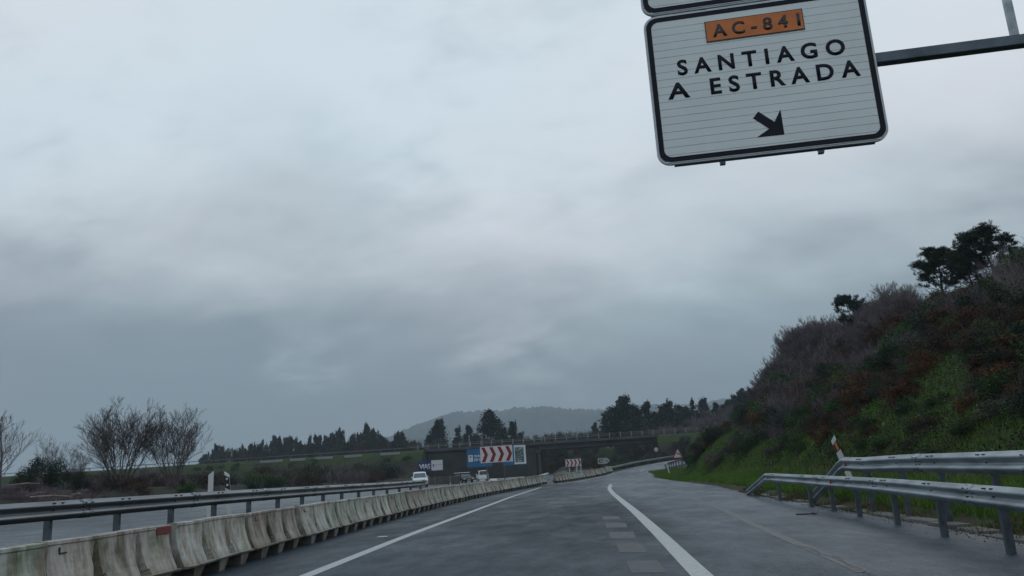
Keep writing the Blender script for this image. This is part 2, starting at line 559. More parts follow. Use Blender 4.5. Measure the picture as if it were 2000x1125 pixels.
def text_mesh(name, body, x0, x1, z0, cap, mat, parent, y=-.02, bold=.0, depth=.002, spread=True):
    """letters standing in the XZ plane, facing -Y, fitted between x0 and x1"""
    cu = bpy.data.curves.new(name, 'FONT')
    cu.body = body
    cu.size = 1.0
    cu.offset = bold
    cu.extrude = 0.0
    cu.resolution_u = 4
    ob = bpy.data.objects.new('tmp', cu)
    C.objects.link(ob)

    def measure():
        bpy.context.view_layer.update()
        dg = bpy.context.evaluated_depsgraph_get()
        me = bpy.data.meshes.new_from_object(ob.evaluated_get(dg))
        co = np.empty(len(me.vertices) * 3); me.vertices.foreach_get('co', co); co = co.reshape(-1, 3)
        return me, co
    me, co = measure()
    caph = 0.729
    s = cap / caph
    if spread and len(body) > 1:
        w1 = co[:, 0].max() - co[:, 0].min()
        cu.space_character = 1.5
        me2, co2 = measure(); w2 = co2[:, 0].max() - co2[:, 0].min()
        want = (x1 - x0) / s
        k = 1 + (want - w1) / (w2 - w1) * .5
        if k < .85:
            k = .85
        cu.space_character = max(.85, min(5, k))
        me, co = measure()
    sx = (x1 - x0) / (co[:, 0].max() - co[:, 0].min())
    co2 = np.empty_like(co)
    co2[:, 0] = x0 + (co[:, 0] - co[:, 0].min()) * sx
    co2[:, 1] = y
    co2[:, 2] = z0 + co[:, 1] * s
    me.vertices.foreach_set('co', co2.ravel())
    me.materials.clear(); me.materials.append(mat)
    bpy.data.objects.remove(ob)
    bm = bmesh.new(); bm.from_mesh(me)
    r = bmesh.ops.extrude_face_region(bm, geom=bm.faces[:])
    bmesh.ops.translate(bm, verts=[e for e in r['geom'] if isinstance(e, bmesh.types.BMVert)], vec=(0, -depth, 0))
    bmesh.ops.recalc_face_normals(bm, faces=bm.faces)
    bm.to_mesh(me); bm.free()
    me.name = name
    return link(name, me, parent)


def lerp_path(xs, ys, v):
    return np.interp(v, xs, ys)


# ------------------------------------------------------------------ terrain
RL = np.array([(-5.6, 84, .05), (-2.6, 92, .08), (2.0, 116, .35), (4.9, 127, .85), (9.3, 137.5, 1.45), (13.7, 145, 1.85), (19.6, 152, 2.4),
               (28, 158, 3.1), (40, 164, 4.0), (62, 170, 5.6)])
RR = np.array([(7.6, 70, 0), (7.2, 92, .1), (8.1, 100, .35), (9.3, 107, .65), (11.5, 116, 1.0), (17, 129, 1.45), (25, 136, 2.0), (36, 142, 2.9), (50, 148, 3.8),
               (70, 153, 5.4)])


def resample(P, n):
    d = np.r_[0, np.cumsum(np.linalg.norm(np.diff(P[:, :2], axis=0), axis=1))]
    t = np.linspace(0, d[-1], n)
    Q = np.stack([np.interp(t, d, P[:, i]) for i in range(3)], 1)
    for _ in range(6):
        Q[1:-1] = .25 * Q[:-2] + .5 * Q[1:-1] + .25 * Q[2:]
    return Q


NR = 110
QL, QR = resample(RL, NR), resample(RR, NR)
RS = np.concatenate([QL * (1 - k) + QR * k for k in np.linspace(0, 1, 24)])


def smooth(t):
    t = np.clip(t, 0, 1)
    return t * t * (3 - 2 * t)


_rng = np.random.RandomState(5)
_ph = _rng.rand(12, 4)


def wob(x, y, s=1.0):
    r = 0
    for i in range(12):
        k = (.25 + .9 * _ph[i, 0]) * s * (1 + i * .12)
        a = _ph[i, 1] * 6.28
        r = r + math.cos(i) * np.sin((x * math.cos(a) + y * math.sin(a)) * k + _ph[i, 2] * 6.28) / (1 + i * .2)
    return r / 3.0


def height(x, y):
    x = np.asarray(x, float); y = np.asarray(y, float)
    x, y = np.broadcast_arrays(x, y)
    shp = x.shape
    x = x.ravel(); y = y.ravel()
    base = np.interp(x, [-400, -90, -45, -28, -23.5, -22.2, -10.2, -8.8, -8.35, 6.95, 7.45, 8.6],
                     [6, 3.2, 2.2, 1.9, 1.15, .80, .43, .40, -.05, -.05, .12, .42])
    far = smooth((y - 28) / 10)
    edge = np.interp(y, [36, 50, 95], [6.95, 7.75, 7.9])
    b2 = np.where(x > edge, .12 + .10 * (x - edge), -.05)
    b2 = np.where(x < 3, base, np.minimum(b2, .55))
    base = base * (1 - far) + b2 * far
    # motorway corridor lifts a little towards the bridge
    lift = .55 * smooth((y - 95) / 60)
    base = np.where((x > -9) & (x < 12), np.maximum(base, lift - .05), base)
    base = np.where(x < -9, base - .32 * smooth((y - 55) / 40), base)
    # the bank on the right
    toe = np.interp(y, [0, 95, 103, 110, 118, 130, 140, 155], [8.9, 9.4, 11.2, 13, 16, 22, 33, 60])
    s = np.maximum(x - toe, 0)
    k = np.interp(y, [0, 88, 104, 122, 145, 175], [1, 1, .58, .30, .14, .08])
    bank = np.where(s < 15, .64 * s - .02 * np.minimum(s, 4) * 0, 9.6 + (s - 15) * .16) * smooth(s / 2.5)
    base = base + k * bank + np.where(s > 0, smooth(s / 3) * .35 * wob(x, y, .55), 0)
    base = base + np.where(x < -25, smooth((-25 - x) / 6) * .25 * wob(x, y, .4), 0)
    # overpass embankment
    dy = np.abs(y - 197) - 6.5
    emb = 8.1 - np.maximum(dy, 0) / 1.6
    cl = np.minimum(np.maximum(np.maximum(-36.5 - x, x - 17.0), 0) * 1.2 / 1.6, 0)
    inside = (x > -37.2) & (x < 16.5)
    toel = smooth((x + 44) / 7) * 0
    emb = np.where(inside, -5, emb) + toel
    emb = np.where(x < -37.2, emb, emb)
    z = np.maximum(base, emb)
    # behind the overpass
    back = 6.8 * smooth((y - 207) / 22) + 3 * smooth((y - 240) / 80)
    z = np.where(y > 200, np.maximum(z, back), z)
    z = z + 10 * smooth((x - 14) / 55) * smooth((y - 205) / 45)
    z = z - np.where(y > 240, 6 * smooth((-60 - x) / 120) * smooth((y - 240) / 60), 0)
    # mound in front of the bridge
    g = np.exp(-(((x + 2.5) / 4.5) ** 2 + ((y - 150) / 11) ** 2))
    z = z + 1.9 * g
    # ramp
    near = (y > 60) & (y < 185) & (x > -20) & (x < 90)
    if near.any():
        xi, yi = x[near], y[near]
        dmin = np.full(len(xi), 1e9); zr = np.zeros(len(xi))
        for c in range(0, len(xi), 4000):
            dd = (xi[c:c + 4000, None] - RS[None, :, 0]) ** 2 + (yi[c:c + 4000, None] - RS[None, :, 1]) ** 2
            j = dd.argmin(1)
            dmin[c:c + 4000] = np.sqrt(dd[np.arange(len(j)), j]); zr[c:c + 4000] = RS[j, 2]
        kk = smooth((dmin - 1.3) / 5.0)
        z[near] = (zr - .10) * (1 - kk) + z[near] * kk
    return z.reshape(shp)


def hz(x, y):
    return float(height(np.array([x]), np.array([y]))[0])


xs = np.unique(np.r_[np.linspace(-1600, -300, 14), np.linspace(-300, -70, 24), np.linspace(-70, -26, 45), np.linspace(-26, -8, 37),
                     -8.35, -8.6, -8.8, np.linspace(-8, 6.9, 8), 6.95, 7.2, 7.45, np.linspace(7.6, 30, 58), np.linspace(30, 90, 50), np.linspace(90, 300, 22), np.linspace(300, 1600, 14)])
ys = np.unique(np.r_[-55, -30, -10, np.linspace(0, 240, 241), np.linspace(240, 400, 33), np.linspace(400, 3000, 20)])
GX, GY = np.meshgrid(xs, ys)
GZ = height(GX, GY)
V = np.stack([GX.ravel(), GY.ravel(), GZ.ravel()], 1)
nx, ny = len(xs), len(ys)
idx = np.arange(nx * ny).reshape(ny, nx)
Fq = np.stack([idx[:-1, :-1].ravel(), idx[:-1, 1:].ravel(), idx[1:, 1:].ravel(), idx[1:, :-1].ravel()], 1)
g = link('ground', mesh('ground', V, Fq.tolist(), M['ground'], True))
tag(g, kind='structure')


# far hill
def hill(name, pts, y0, depth, seed):
    rs = np.random.RandomState(seed)
    X = np.linspace(pts[0][0], pts[-1][0], 420)
    H = np.interp(X, [p[0] for p in pts], [p[1] for p in pts])
    for k, a in ((.006, 8), (.019, 4), (.06, 2), (.21, 2.2), (.43, 2.2)):
        H = H + a * np.sin(X * k + rs.rand() * 6) * np.clip(H / 60, 0, 1)
    T = np.linspace(0, 1, 24)
    V = []
    for i, t in enumerate(T):
        prof = math.sin(t * math.pi / 2) ** 1.1 if t < .75 else math.sin(.75 * math.pi / 2) ** 1.1 + (t - .75) * .33
        yy = y0 + depth * t + 40 * np.sin(X * .006 + i * .2)
        zz_ = H * prof + rs.randn(len(X)) * 1.9
        V += list(zip(X, yy, zz_))
    n = len(X)
    Fh = [(i * n + j, i * n + j + 1, (i + 1) * n + j + 1, (i + 1) * n + j) for i in range(len(T) - 1) for j in range(n - 1)]
    o = link(name, mesh(name, V, Fh, M['hill'], True))
    tag(o, kind='structure')


hill('hill', [(x * 1.75, h * 1.75) for x, h in [(-560, 0), (-430, 60), (-335, 86), (-280, 103), (-225, 115), (-120, 111), (0, 107), (60, 108), (200, 107), (420, 118), (700, 105), (1100, 60)]], 2080, 500, 3)
hill('hill', [(-2050, 10), (-1500, 30), (-1150, 24), (-900, 34), (-700, 20), (-450, 14), (-300, 0)], 1350, 300, 8)
# ------------------------------------------------------------------ roads
def strip(name, left, right, cols, mat, kind='structure'):
    V = []
    for a, b in zip(left, right):
        a, b = np.array(a, float), np.array(b, float)
        for k in np.linspace(0, 1, cols):
            V.append(a * (1 - k) + b * k)
    Fs = [(i * cols + j, i * cols + j + 1, (i + 1) * cols + j + 1, (i + 1) * cols + j)
          for i in range(len(left) - 1) for j in range(cols - 1)]
    o = link(name, mesh(name, V, Fs, mat, True))
    return tag(o, kind=kind)


yy = list(np.linspace(-25, 68, 48))
Lp = [(-8.33, y, 0) for y in yy] + [(-7.4, 75, .01)] + [tuple(q) for q in QL]
Rp = [(float(np.interp(y, [33, 50, 70], [6.95, 7.7, 7.7])), y, 0) for y in yy] + [(7.65, 69, 0)] + [tuple(q) for q in QR]
strip('main_road', Lp, Rp, 9, M['road'])


def drape(name, x0, x1, y0, y1, dz, mat, sx=1.0, sy=2.0, ragged=0.0):
    X = np.linspace(x0, x1, max(2, int((x1 - x0) / sx) + 1)); Y = np.linspace(y0, y1, int((y1 - y0) / sy) + 1)
    gx, gy = np.meshgrid(X, Y)
    if ragged:
        gx = gx + np.where((gx == x0) | (gx == x1), ragged * wob(gx, gy, 2.0), 0)
        gy = gy + np.where((gy == y0) | (gy == y1), ragged * wob(gx, gy, 2.0), 0)
    gz = height(gx, gy) + dz
    n, mm = gx.shape
    ix = np.arange(n * mm).reshape(n, mm)
    Fs = np.stack([ix[:-1, :-1].ravel(), ix[:-1, 1:].ravel(), ix[1:, 1:].ravel(), ix[1:, :-1].ravel()], 1)
    o = link(name, mesh(name, np.stack([gx.ravel(), gy.ravel(), gz.ravel()], 1), Fs.tolist(), mat, True))
    return tag(o, kind='structure')


drape('opposite_carriageway', -22.2, -10.2, -25, 186, .05, M['road_left'])
drape('work_area', -10.15, .5, 74, 141, .03, M['road'], ragged=.0)
drape('work_area', -10.1, -6.6, 141.2, 186, .06, M['road_left'], ragged=.2)
drape('concrete_apron', -21.5, -6.5, 142, 186, .10, M['pale_conc'], ragged=.8)
drape('overpass_road', -190, -37.3, 191, 203, .03, M['road_left'], 3, 2)
drape('overpass_road', 16.6, 150, 191, 203, .03, M['road_left'], 3, 2)


def line_sheet(name, pts, width, mat, z=.004, wvar=None):
    P = np.array(pts, float)
    n = len(P); V = []
    for i in range(n):
        a = P[max(0, i - 1)]; b = P[min(n - 1, i + 1)]
        d = (b - a)[:2]; d = d / np.linalg.norm(d); nn = np.array([-d[1], d[0]])
        wd = (width[i] if hasattr(width, '__len__') else width) / 2
        V.append((P[i][0] + nn[0] * wd, P[i][1] + nn[1] * wd, P[i][2] + z))
        V.append((P[i][0] - nn[0] * wd, P[i][1] - nn[1] * wd, P[i][2] + z))
    Fs = [(2 * i, 2 * i + 2, 2 * i + 3, 2 * i + 1) for i in range(n - 1)]
    me = mesh(name, V, Fs, mat)
    bm = bmesh.new(); bm.from_mesh(me)
    for f in bm.faces:
        f.normal_update()
        if f.normal.z < 0: f.normal_flip()
    bm.to_mesh(me); bm.free()
    o = link(name, me)
    return tag(o, kind='structure')


def dens(P, n):
    P = np.array(P, float)
    t = np.r_[0, np.cumsum(np.linalg.norm(np.diff(P[:, :2], axis=0), axis=1))]
    u = np.linspace(0, t[-1], n)
    Q = np.stack([np.interp(u, t, P[:, i]) for i in range(3)], 1)
    for _ in range(3):
        Q[1:-1] = .25 * Q[:-2] + .5 * Q[1:-1] + .25 * Q[2:]
    return Q


line_sheet('road_line', dens([(-4.85, -10, 0), (-4.9, 14, 0), (-5.05, 22, 0), (-5.03, 32, 0), (-5.0, 54, 0), (-4.4, 80, 0.02), (-4.2, 82, .03)], 60), .27, M['line'])
line_sheet('road_line', dens([(1.45, -10, 0), (1.42, 11.5, 0), (1.48, 17.3, 0), (1.5, 28, 0), (1.4, 46, 0), (1.45, 58, 0), (1.85, 70, 0), (2.9, 88, .04),
                             (4.5, 99, .1)], 60), .29, M['line'])
g0 = [on_ground(*p) for p in ((1280, 949), (1325, 964), (1400, 990), (1475, 1026), (1550, 1059), (1612, 1083), (1690, 1118))]
line_sheet('faded_road_line', dens([(p.x, p.y, 0) for p in g0], 60), .20, M['ghost'])
g1 = [on_ground(*p) for p in ((1560, 1066), (1585, 1072), (1600, 1082), (1630, 1088), (1655, 1102), (1700, 1122))]
line_sheet('road_crack', [(q[0] + .05 * math.sin(i * 1.9) + .03 * math.sin(i * 4.7), q[1], 0) for i, q in enumerate(dens([(p.x, p.y, 0) for p in g1], 60))], .022, M['crack'], .009)
for q in (((1189, 1039), (1237, 1038), (1242, 1052), (1192, 1052)), ((1204, 1061), (1253, 1061), (1266, 1079), (1210, 1079)),
          ((1222, 1095), (1285, 1094), (1300, 1118), (1234, 1119)), ((1182, 1021), (1222, 1021), (1226, 1030), (1184, 1031)),
          ((1176, 1008), (1208, 1008), (1212, 1014), (1178, 1015))):
    vs = [on_ground(*p, .004) for p in q]
    o = link('ground_off_marking', mesh('ground_off_marking', vs, [(3, 2, 1, 0)], M['patch']))
    tag(o, kind='structure')


def off_path(Q, d, z=0):
    out = []
    for i in range(len(Q)):
        a = Q[max(0, i - 1)]; b = Q[min(len(Q) - 1, i + 1)]
        t = (b - a)[:2]; t = t / np.linalg.norm(t)
        out.append((Q[i][0] + t[1] * d, Q[i][1] - t[0] * d, Q[i][2] + z))
    return out


LE = off_path(QL, 1.0, .015)
line_sheet('ramp_edge_line', LE[4:], .25, M['line'])
for k in (int(NR * .14), ):
    line_sheet('road_dash', [(-3.2, 87, .07), (-2.85, 90, .08)], .2, M['line'], .02)
    line_sheet('road_dash', [(-2.4, 92, .09), (-2.1, 94.5, .1)], .2, M['line'], .02)
p = on_ground(1238, 923, .35); p2 = on_ground(1248, 921, .42)
line_sheet('road_dash', [(7.2, 112, .62), (7.9, 116, .80)], .22, M['line'], .05)

# gutter of broken concrete behind the lower right rail
rg = random.Random(2)
y = 9.0
while y < 46:
    l = rg.uniform(.9, 1.8)
    x = float(np.interp(y, [12, 35, 50], [6.75, 7.2, 8.1]))
    if rg.random() < .8:
        mb = MB(); mb.frustum((0, 0, -.04), (.22, l / 2 - .03), (rg.uniform(-.05, .05), 0, rg.uniform(.02, .07)), (.19, l / 2 - .09))
        o = mb.build('gutter_stone', M['concrete'], None, .015); o.location = (x + rg.uniform(-.06, .06), y + l / 2, 0); o.rotation_euler = (rg.uniform(-.02, .02), 0, rg.uniform(-.08, .04))
        tag(o, 'broken pale concrete gutter slab at the foot of the grassy bank behind the lower rail', 'gutter slab', 'gutter slabs along the bank foot')
    y += l

# ------------------------------------------------------------------ guard rails
WP = [(0, .155), (.012, .150), (.020, .125), (.075, .100), (.083, .078), (.075, .055), (.012, .022), (.004, 0), (.012, -.022),
      (.075, -.055), (.083, -.078), (.075, -.100), (.020, -.125), (.012, -.150), (0, -.155)]
WPB = [(a - .006, b) for a, b in reversed(WP)]


def sweep(name, path, side, mat, parent, prof=None, sc=1.0):
    prof = [(a * sc, b * sc) for a, b in (prof or (WP + WPB))]
    P = [Vector(p) for p in path]; n = len(prof); V = []
    for i, p in enumerate(P):
        a = P[max(0, i - 1)]; b = P[min(len(P) - 1, i + 1)]
        d = Vector((b.x - a.x, b.y - a.y, 0)).normalized()
        nn = Vector((-d.y, d.x, 0)) * side
        sl = (b - a).normalized()
        up = Vector((0, 0, 1))
        for o, z in prof:
            V.append(p + nn * o + up * z)
    Fs = [(i * n + j, i * n + (j + 1) % n, (i + 1) * n + (j + 1) % n, (i + 1) * n + j) for i in range(len(P) - 1) for j in range(n)]
    Fs += [tuple(range(n - 1, -1, -1)), tuple(range((len(P) - 1) * n, len(P) * n))]
    me = mesh(name, V, Fs, mat)
    bm = bmesh.new(); bm.from_mesh(me); bmesh.ops.recalc_face_normals(bm, faces=bm.faces); bm.to_mesh(me); bm.free()
    me.polygons.foreach_set('use_smooth', [True] * len(me.polygons))
    me.polygons[len(me.polygons) - 1].use_smooth = False
    return link(name, me, parent)


def rail(label, path, side, posts, ground, mat, beam_off=.12, postz=None, refl=(), terminal=None, pm=None, lean=0.0, sc=1.0):
    """path of the beam centre line; posts at given Y"""
    r = empty('guard_rail', (path[0][0], path[0][1], 0), 0, label, 'guard rail')
    inv = Matrix.Translation(-r.location)
    sh = lambda p: Vector(p) - r.location
    Q = dens(path, 40)
    sweep('beam', [sh(q) for q in Q], side, mat, r, sc=sc)
    if terminal:
        sweep('end_slope', [sh(q) for q in terminal], side, mat, r, sc=sc)
    for y in posts:
        x = float(np.interp(y, [q[1] for q in Q], [q[0] for q in Q]))
        z = float(np.interp(y, [q[1] for q in Q], [q[2] for q in Q]))
        gz = ground(y)
        mb = MB()
        s = -side
        x0 = x + beam_off * (1 if side > 0 else -1) * 1
        cx = x + (-1 if side < 0 else 1) * 0
        # side: +1 means the beam faces -X (nn = -d.y), so the post stands on +X
        dx = side
        xc = x + dx * .10
        mb.frustum((xc, y, gz - .1), (.055, .04), (xc + lean, y, z + .10), (.055, .04))
        v = [sh(a) for a in mb.v]; mb.v = v
        mb.build('post', pm or M['post'], r, .006)
        sp_ = MB(); sp_.box(x + dx * .005 if dx > 0 else x - .05, x + .05 if dx > 0 else x - .005, y - .05, y + .05, z - .11, z + .11)
        sp_.v = [sh(a) for a in sp_.v]
        sp_.build('spacer', pm or M['post'], r)
        for dy, dzz, ox_ in ((-.11, .115, .06), (.11, .115, .06), (-.04, 0, .0)):
            bb = MB(); bb.tube((x - dx * (ox_ - .03) * sc, y + dy, z + dzz * sc), (x - dx * (ox_ + .03) * sc, y + dy, z + (dzz + .004) * sc), .011, n=6)
            bb.v = [sh(a) for a in bb.v]
            bb.build('bolt', M['bolt'], r)
    for y in posts[1::2]:
        seg = []
        for e in (-.17, 0, .17):
            seg.append(sh([float(np.interp(y + .8 + e, [q[1] for q in Q], [q[j] for q in Q])) for j in range(3)]))
        if posts[-1] - y > 1:
            lp = sweep('lap_joint', seg, side, mat, r, sc=sc * 1.035)
            for dy in (-.09, .09):
                for dzz in (-.1, -.03, .03, .1):
                    c_ = seg[1]
                    bb = MB(); bb.tube(c_ + Vector((-side * .01, dy, dzz * sc)), c_ + Vector((-side * (.098 if abs(dzz) > .05 else .05) * sc, dy, dzz * sc)), .010, n=6); bb.build('bolt', M['bolt'], lp)
    for (y, s) in refl:
        x = float(np.interp(y, [q[1] for q in Q], [q[0] for q in Q])); z = float(np.interp(y, [q[1] for q in Q], [q[2] for q in Q]))
        mb = MB().add([(x - side * .05, y - .07, z + .07), (x - side * .05, y + .07, z + .07), (x - side * .05, y + .05, z - .05), (x - side * .05, y - .05, z - .05),
                       (x - side * .075, y - .06, z + .05), (x - side * .075, y + .05, z + .05), (x - side * .075, y + .03, z - .04), (x - side * .075, y - .03, z - .04)],
                      [(0, 1, 2, 3), (7, 6, 5, 4), (0, 4, 5, 1), (1, 5, 6, 2), (2, 6, 7, 3), (3, 7, 4, 0)])
        mb.v = [sh(a) for a in mb.v]
        mb.build('reflector', M['red_refl'], r)
    return r


# lower right rail, its near end out of the frame
zc = .93 - .155
rail('lower galvanised guard rail beside the right lane, with a sloped-down far end',
     [(4.9, 2, zc), (5.3, 8, zc - .01), (5.6, 11.5, zc - .01), (5.92, 15, zc), (6.2, 18, zc), (6.45, 24, zc), (6.68, 31.6, zc)], 1,
     [5.1, 7.6, 10.1, 12.2, 14.9, 17.7, 20.5, 22.9, 25.4, 30.0], lambda y: -.05, M['galv'],
     refl=((31.0, 1), (22.2, 1)),
     terminal=[(6.68, 31.6, zc), (6.69, 32.0, zc - .05), (6.75, 34.2, .38), (6.8, 36.2, .08)])
# far small post of the slope is part of the same rail
zc2 = 1.375 - .186
rail('upper galvanised guard rail on the grass verge, dented near its sloped far end',
     [(6.05, 2, zc2), (6.35, 8, zc2), (6.63, 12.3, zc2), (6.86, 16, zc2), (6.96, 18.5, zc2 + .01), (6.98, 20.3, zc2 - .0), (6.86, 21.2, zc2 - .03), (7.0, 22.2, zc2 + .0), (7.05, 23.2, zc2 + .01)], 1,
     [4.7, 7.2, 9.7, 12.15, 14.6, 17.0, 19.2, 21.4], lambda y: -.05, M['galv'],
     refl=((22.9, 1),), sc=1.2,
     terminal=[(7.05, 23.2, zc2 + .01), (7.06, 23.6, zc2 - .05), (7.1, 25.4, .62), (7.15, 27.4, .12)])
rail('long dull steel guard rail in the median behind the row of plastic barriers',
     [(-8.95, 1, 1.345), (-8.85, 8, 1.345), (-8.8, 14, 1.345), (-8.72, 20, 1.34), (-8.66, 28, 1.31), (-8.4, 36, 1.27), (-8.15, 41, 1.29)], -1,
     [3.2, 5.1, 7.1, 9.0] + [11.0 + 1.96 * i for i in range(15)] + [40.3], lambda y: .40, M['galv_rail'])

# rails along the far ramp
QLo = off_path(QL, -.75)
QRo = off_path(QR, 1.0)


def simple_rail(label, pts, side, step, mat, h=.62, cat='guard rail', sc=1.0):
    r = empty('guard_rail', pts[0], 0, label, cat)
    o0 = Vector(pts[0])
    sweep('beam', [Vector(p) + Vector((0, 0, h)) - o0 for p in pts], side, mat, r, sc=sc)
    acc = 0; last = None; pm = None
    for p in pts:
        p = Vector(p)
        if last is None or (p - last).length >= step:
            if pm is None:
                mb = MB(); mb.box(-.06, .06, -.05, .05, -.3, h + .1)
                pm = mb.build('post', M['post'], r).data
                po = r.children[-1]; po.location = p - o0 + Vector((side * .1, 0, 0))
            else:
                link('post', pm, r, p - o0 + Vector((side * .1, 0, 0)))
            last = p
    return r


simple_rail('thin guard rail along the far outer edge of the curving exit ramp', [tuple(p) for p in QLo[22:]], -1, 4.0, M['galv_dark'], .60)
simple_rail('short dark blue guard rail on the inner edge of the exit ramp behind the grass', [(p[0], p[1], p[2]) for p in QRo[31:]], 1, 2.0, M['galv_dark'], .75)

# ------------------------------------------------------------------ plastic barriers
def barrier_mesh(Lh=1.735, notches=(-.6, .6), seed=0):
    rs = np.random.RandomState(seed)
    U = np.unique(np.r_[np.linspace(-Lh, Lh, 49), [n + d for n in notches for d in (-.05, -.02, 0, .02, .05, .09)]])
    Zs = np.array([.22, .255, .262, .30, .36, .45, .56, .68, .80, .90, .935, .95, .99, 1.0])
    hw = np.array([.31, .33, .275, .262, .235, .195, .160, .128, .105, .095, .092, .105, .100, .075])
    front = np.zeros((len(Zs), len(U)))
    for i, z in enumerate(Zs):
        for j, u in enumerate(U):
            o = hw[i]
            if .26 < z < .93:
                for nn in notches:
                    wd = .022 + .12 * (1 - (z - .26) / .67)
                    c = nn + .02 * math.sin(z * 9)
                    d = abs(u - c)
                    if d < wd: o -= (.03 + .24 * (1 - (z - .26) / .67)) * (1 - d / wd) ** .4
                o += .012 * math.cos((u / 1.2) * 2 * math.pi) * (1 - z)
            e = (Lh - abs(u))
            if e < .05 and .26 < z < .93: o -= .03 * (1 - e / .05)
            o += .004 * math.sin(u * 5 + seed) + .003 * math.sin(u * 11 + z * 7 + seed)
            front[i, j] = max(.03, o)
    V = []; nU = len(U); nZ = len(Zs)
    for s in (-1, 1):
        for i in range(nZ):
            for j in range(nU):
                V.append((U[j], s * front[i, j], Zs[i] + .006 * math.sin(U[j] * 2.2 + seed)))
    Fs = []
    for s in (0, 1):
        b = s * nU * nZ
        for i in range(nZ - 1):
            for j in range(nU - 1):
                q = (b + i * nU + j, b + i * nU + j + 1, b + (i + 1) * nU + j + 1, b + (i + 1) * nU + j)
                Fs.append(q if s == 0 else q[::-1])
    o2 = nU * nZ
    for j in range(nU - 1):
        t = (nZ - 1) * nU
        Fs.append((t + j, t + j + 1, o2 + t + j + 1, o2 + t + j))
        Fs.append((j + 1, j, o2 + j, o2 + j + 1))
    for i in range(nZ - 1):
        Fs.append((o2 + i * nU, i * nU, (i + 1) * nU, o2 + (i + 1) * nU))
        e = nU - 1
        Fs.append((i * nU + e, o2 + i * nU + e, o2 + (i + 1) * nU + e, (i + 1) * nU + e))
    return mesh('body', V, Fs, M['barrier'], False)


bar_mesh = [barrier_mesh(seed=k, notches=nt_) for k, nt_ in enumerate(((-.6, .6), (-.62, .55), (-.55, .62)))]
for me in bar_mesh: me.name = 'body'
mbf = MB()
mbf.frustum((0, 0, 0), (.15, .24), (0, 0, .235), (.24, .295))
foot_o = mbf.build('foot', M['barrier']); foot_me = foot_o.data; bpy.data.objects.remove(foot_o)
mbs = MB(); mbs.prism([(-.12, -.06), (.11, -.06), (.11, -.035), (-.095, -.035), (-.095, .06), (-.12, .06)], -.016, .013)
slot_o = mbs.build('slot', M['slot']); slot_me = slot_o.data; bpy.data.objects.remove(slot_o)
mbt = MB(); mbt.box(-.05, .05, -.06, .06, .30, .97)
ton_o = mbt.build('joint', M['barrier']); ton_me = ton_o.data; bpy.data.objects.remove(ton_o)

ORD = ['nearest', 'second', 'third', 'fourth', 'fifth', 'sixth', 'seventh', 'eighth', 'ninth', 'tenth', 'eleventh', 'twelfth', 'thirteenth',
       'fourteenth', 'fifteenth', 'sixteenth', 'seventeenth', 'eighteenth', 'nineteenth', 'twentieth', 'twenty-first', 'twenty-second', 'twenty-third', 'twenty-fourth', 'twenty-fifth']


def place_barriers(path, s0, n, label, group, step=3.58, redk=None, scale=1.0):
    P = np.array(path, float)
    t = np.r_[0, np.cumsum(np.linalg.norm(np.diff(P[:, :2], axis=0), axis=1))]
    rr = random.Random(4)
    out = []
    for i in range(n):
        s = s0 + i * step
        a = np.array([np.interp(s - .2, t, P[:, k]) for k in range(3)]); b = np.array([np.interp(s + .2, t, P[:, k]) for k in range(3)])
        c = (a + b) / 2
        ang = math.atan2(b[1] - a[1], b[0] - a[0]) + rr.uniform(-.035, .035)
        r = empty('plastic_barrier', (c[0] + rr.uniform(-.04, .04), c[1], c[2]), ang, label(i), 'barrier', group)
        r.scale = (scale, scale, scale * rr.uniform(.985, 1.01))
        link('body', bar_mesh[i % 3], r)
        for u in (-1.2, 0, 1.2):
            link('foot', foot_me, r, (u, 0, 0))
        link('joint', ton_me, r, (1.77, 0, 0))
        # rust-edged slot on the road side (local -Y faces +X when the run goes along +Y)
        if i % 3 != 1:
            so = link('slot', slot_me, r, (-1.45 + rr.uniform(0, .25), -.100, .86)); so.scale = (.75, 1, .75)
        if redk is not None and i == redk:
            mb = MB(); mb.box(1.22, 1.725, -.112, -.07, .85, .982)
            mb.build('red_patch', M['faded_red'], r, .006)
        out.append(r)
    return out


PB = dens([(-6.9, -2, 0), (-6.95, 5, 0), (-7.05, 9, 0), (-7.35, 14, 0), (-7.62, 20, 0), (-7.92, 28, 0), (-8.0, 36, 0), (-8.0, 46, 0), (-7.75, 56, 0), (-7.1, 66, 0),
           (-6.1, 77, .02), (-4.55, 89, .15)], 120)
tB = np.r_[0, np.cumsum(np.linalg.norm(np.diff(PB[:, :2], axis=0), axis=1))]
s21 = float(np.interp(21.0, PB[:, 1], tB))
s0 = s21 - 1.79 - 3.58 * 5
nB = int((tB[-1] - s0) / 3.58) + 1
TINT = {0: 'mossy green-white plastic barrier, nearest of the long left row',
        3: 'pale plastic barrier with a faded red corner patch, fourth of the long left row'}
place_barriers(PB, s0, nB, lambda i: TINT.get(i, 'weathered white plastic road barrier, %s from the near end of the long left row' % ORD[min(i, 24)]),
               'plastic barriers in the long left row', redk=3)
PB2 = dens([(-3.6, 91, .10), (-2.6, 95, .13), (.9, 113, .3), (2.6, 121, .5), (3.9, 126, .8)], 60)
place_barriers(PB2, 1.8, 9, lambda i: 'whitish plastic barrier, %s of the short far row under the small chevron board' % ORD[i],
               'plastic barriers in the short far row', step=3.9)

# ------------------------------------------------------------------ overhead sign and gantry
pA = on_ground(1286, 324, 6.0); pB = on_ground(1738, 272, 6.0)
ang = math.atan2(pB.y - pA.y, pB.x - pA.x)
W_ = 3.42
G_ = empty('overhead_sign', (pA.x, pA.y, 6.0), ang,
           'big white overhead exit sign lettered SANTIAGO, A ESTRADA with orange AC-841 plate and arrow', 'road sign')


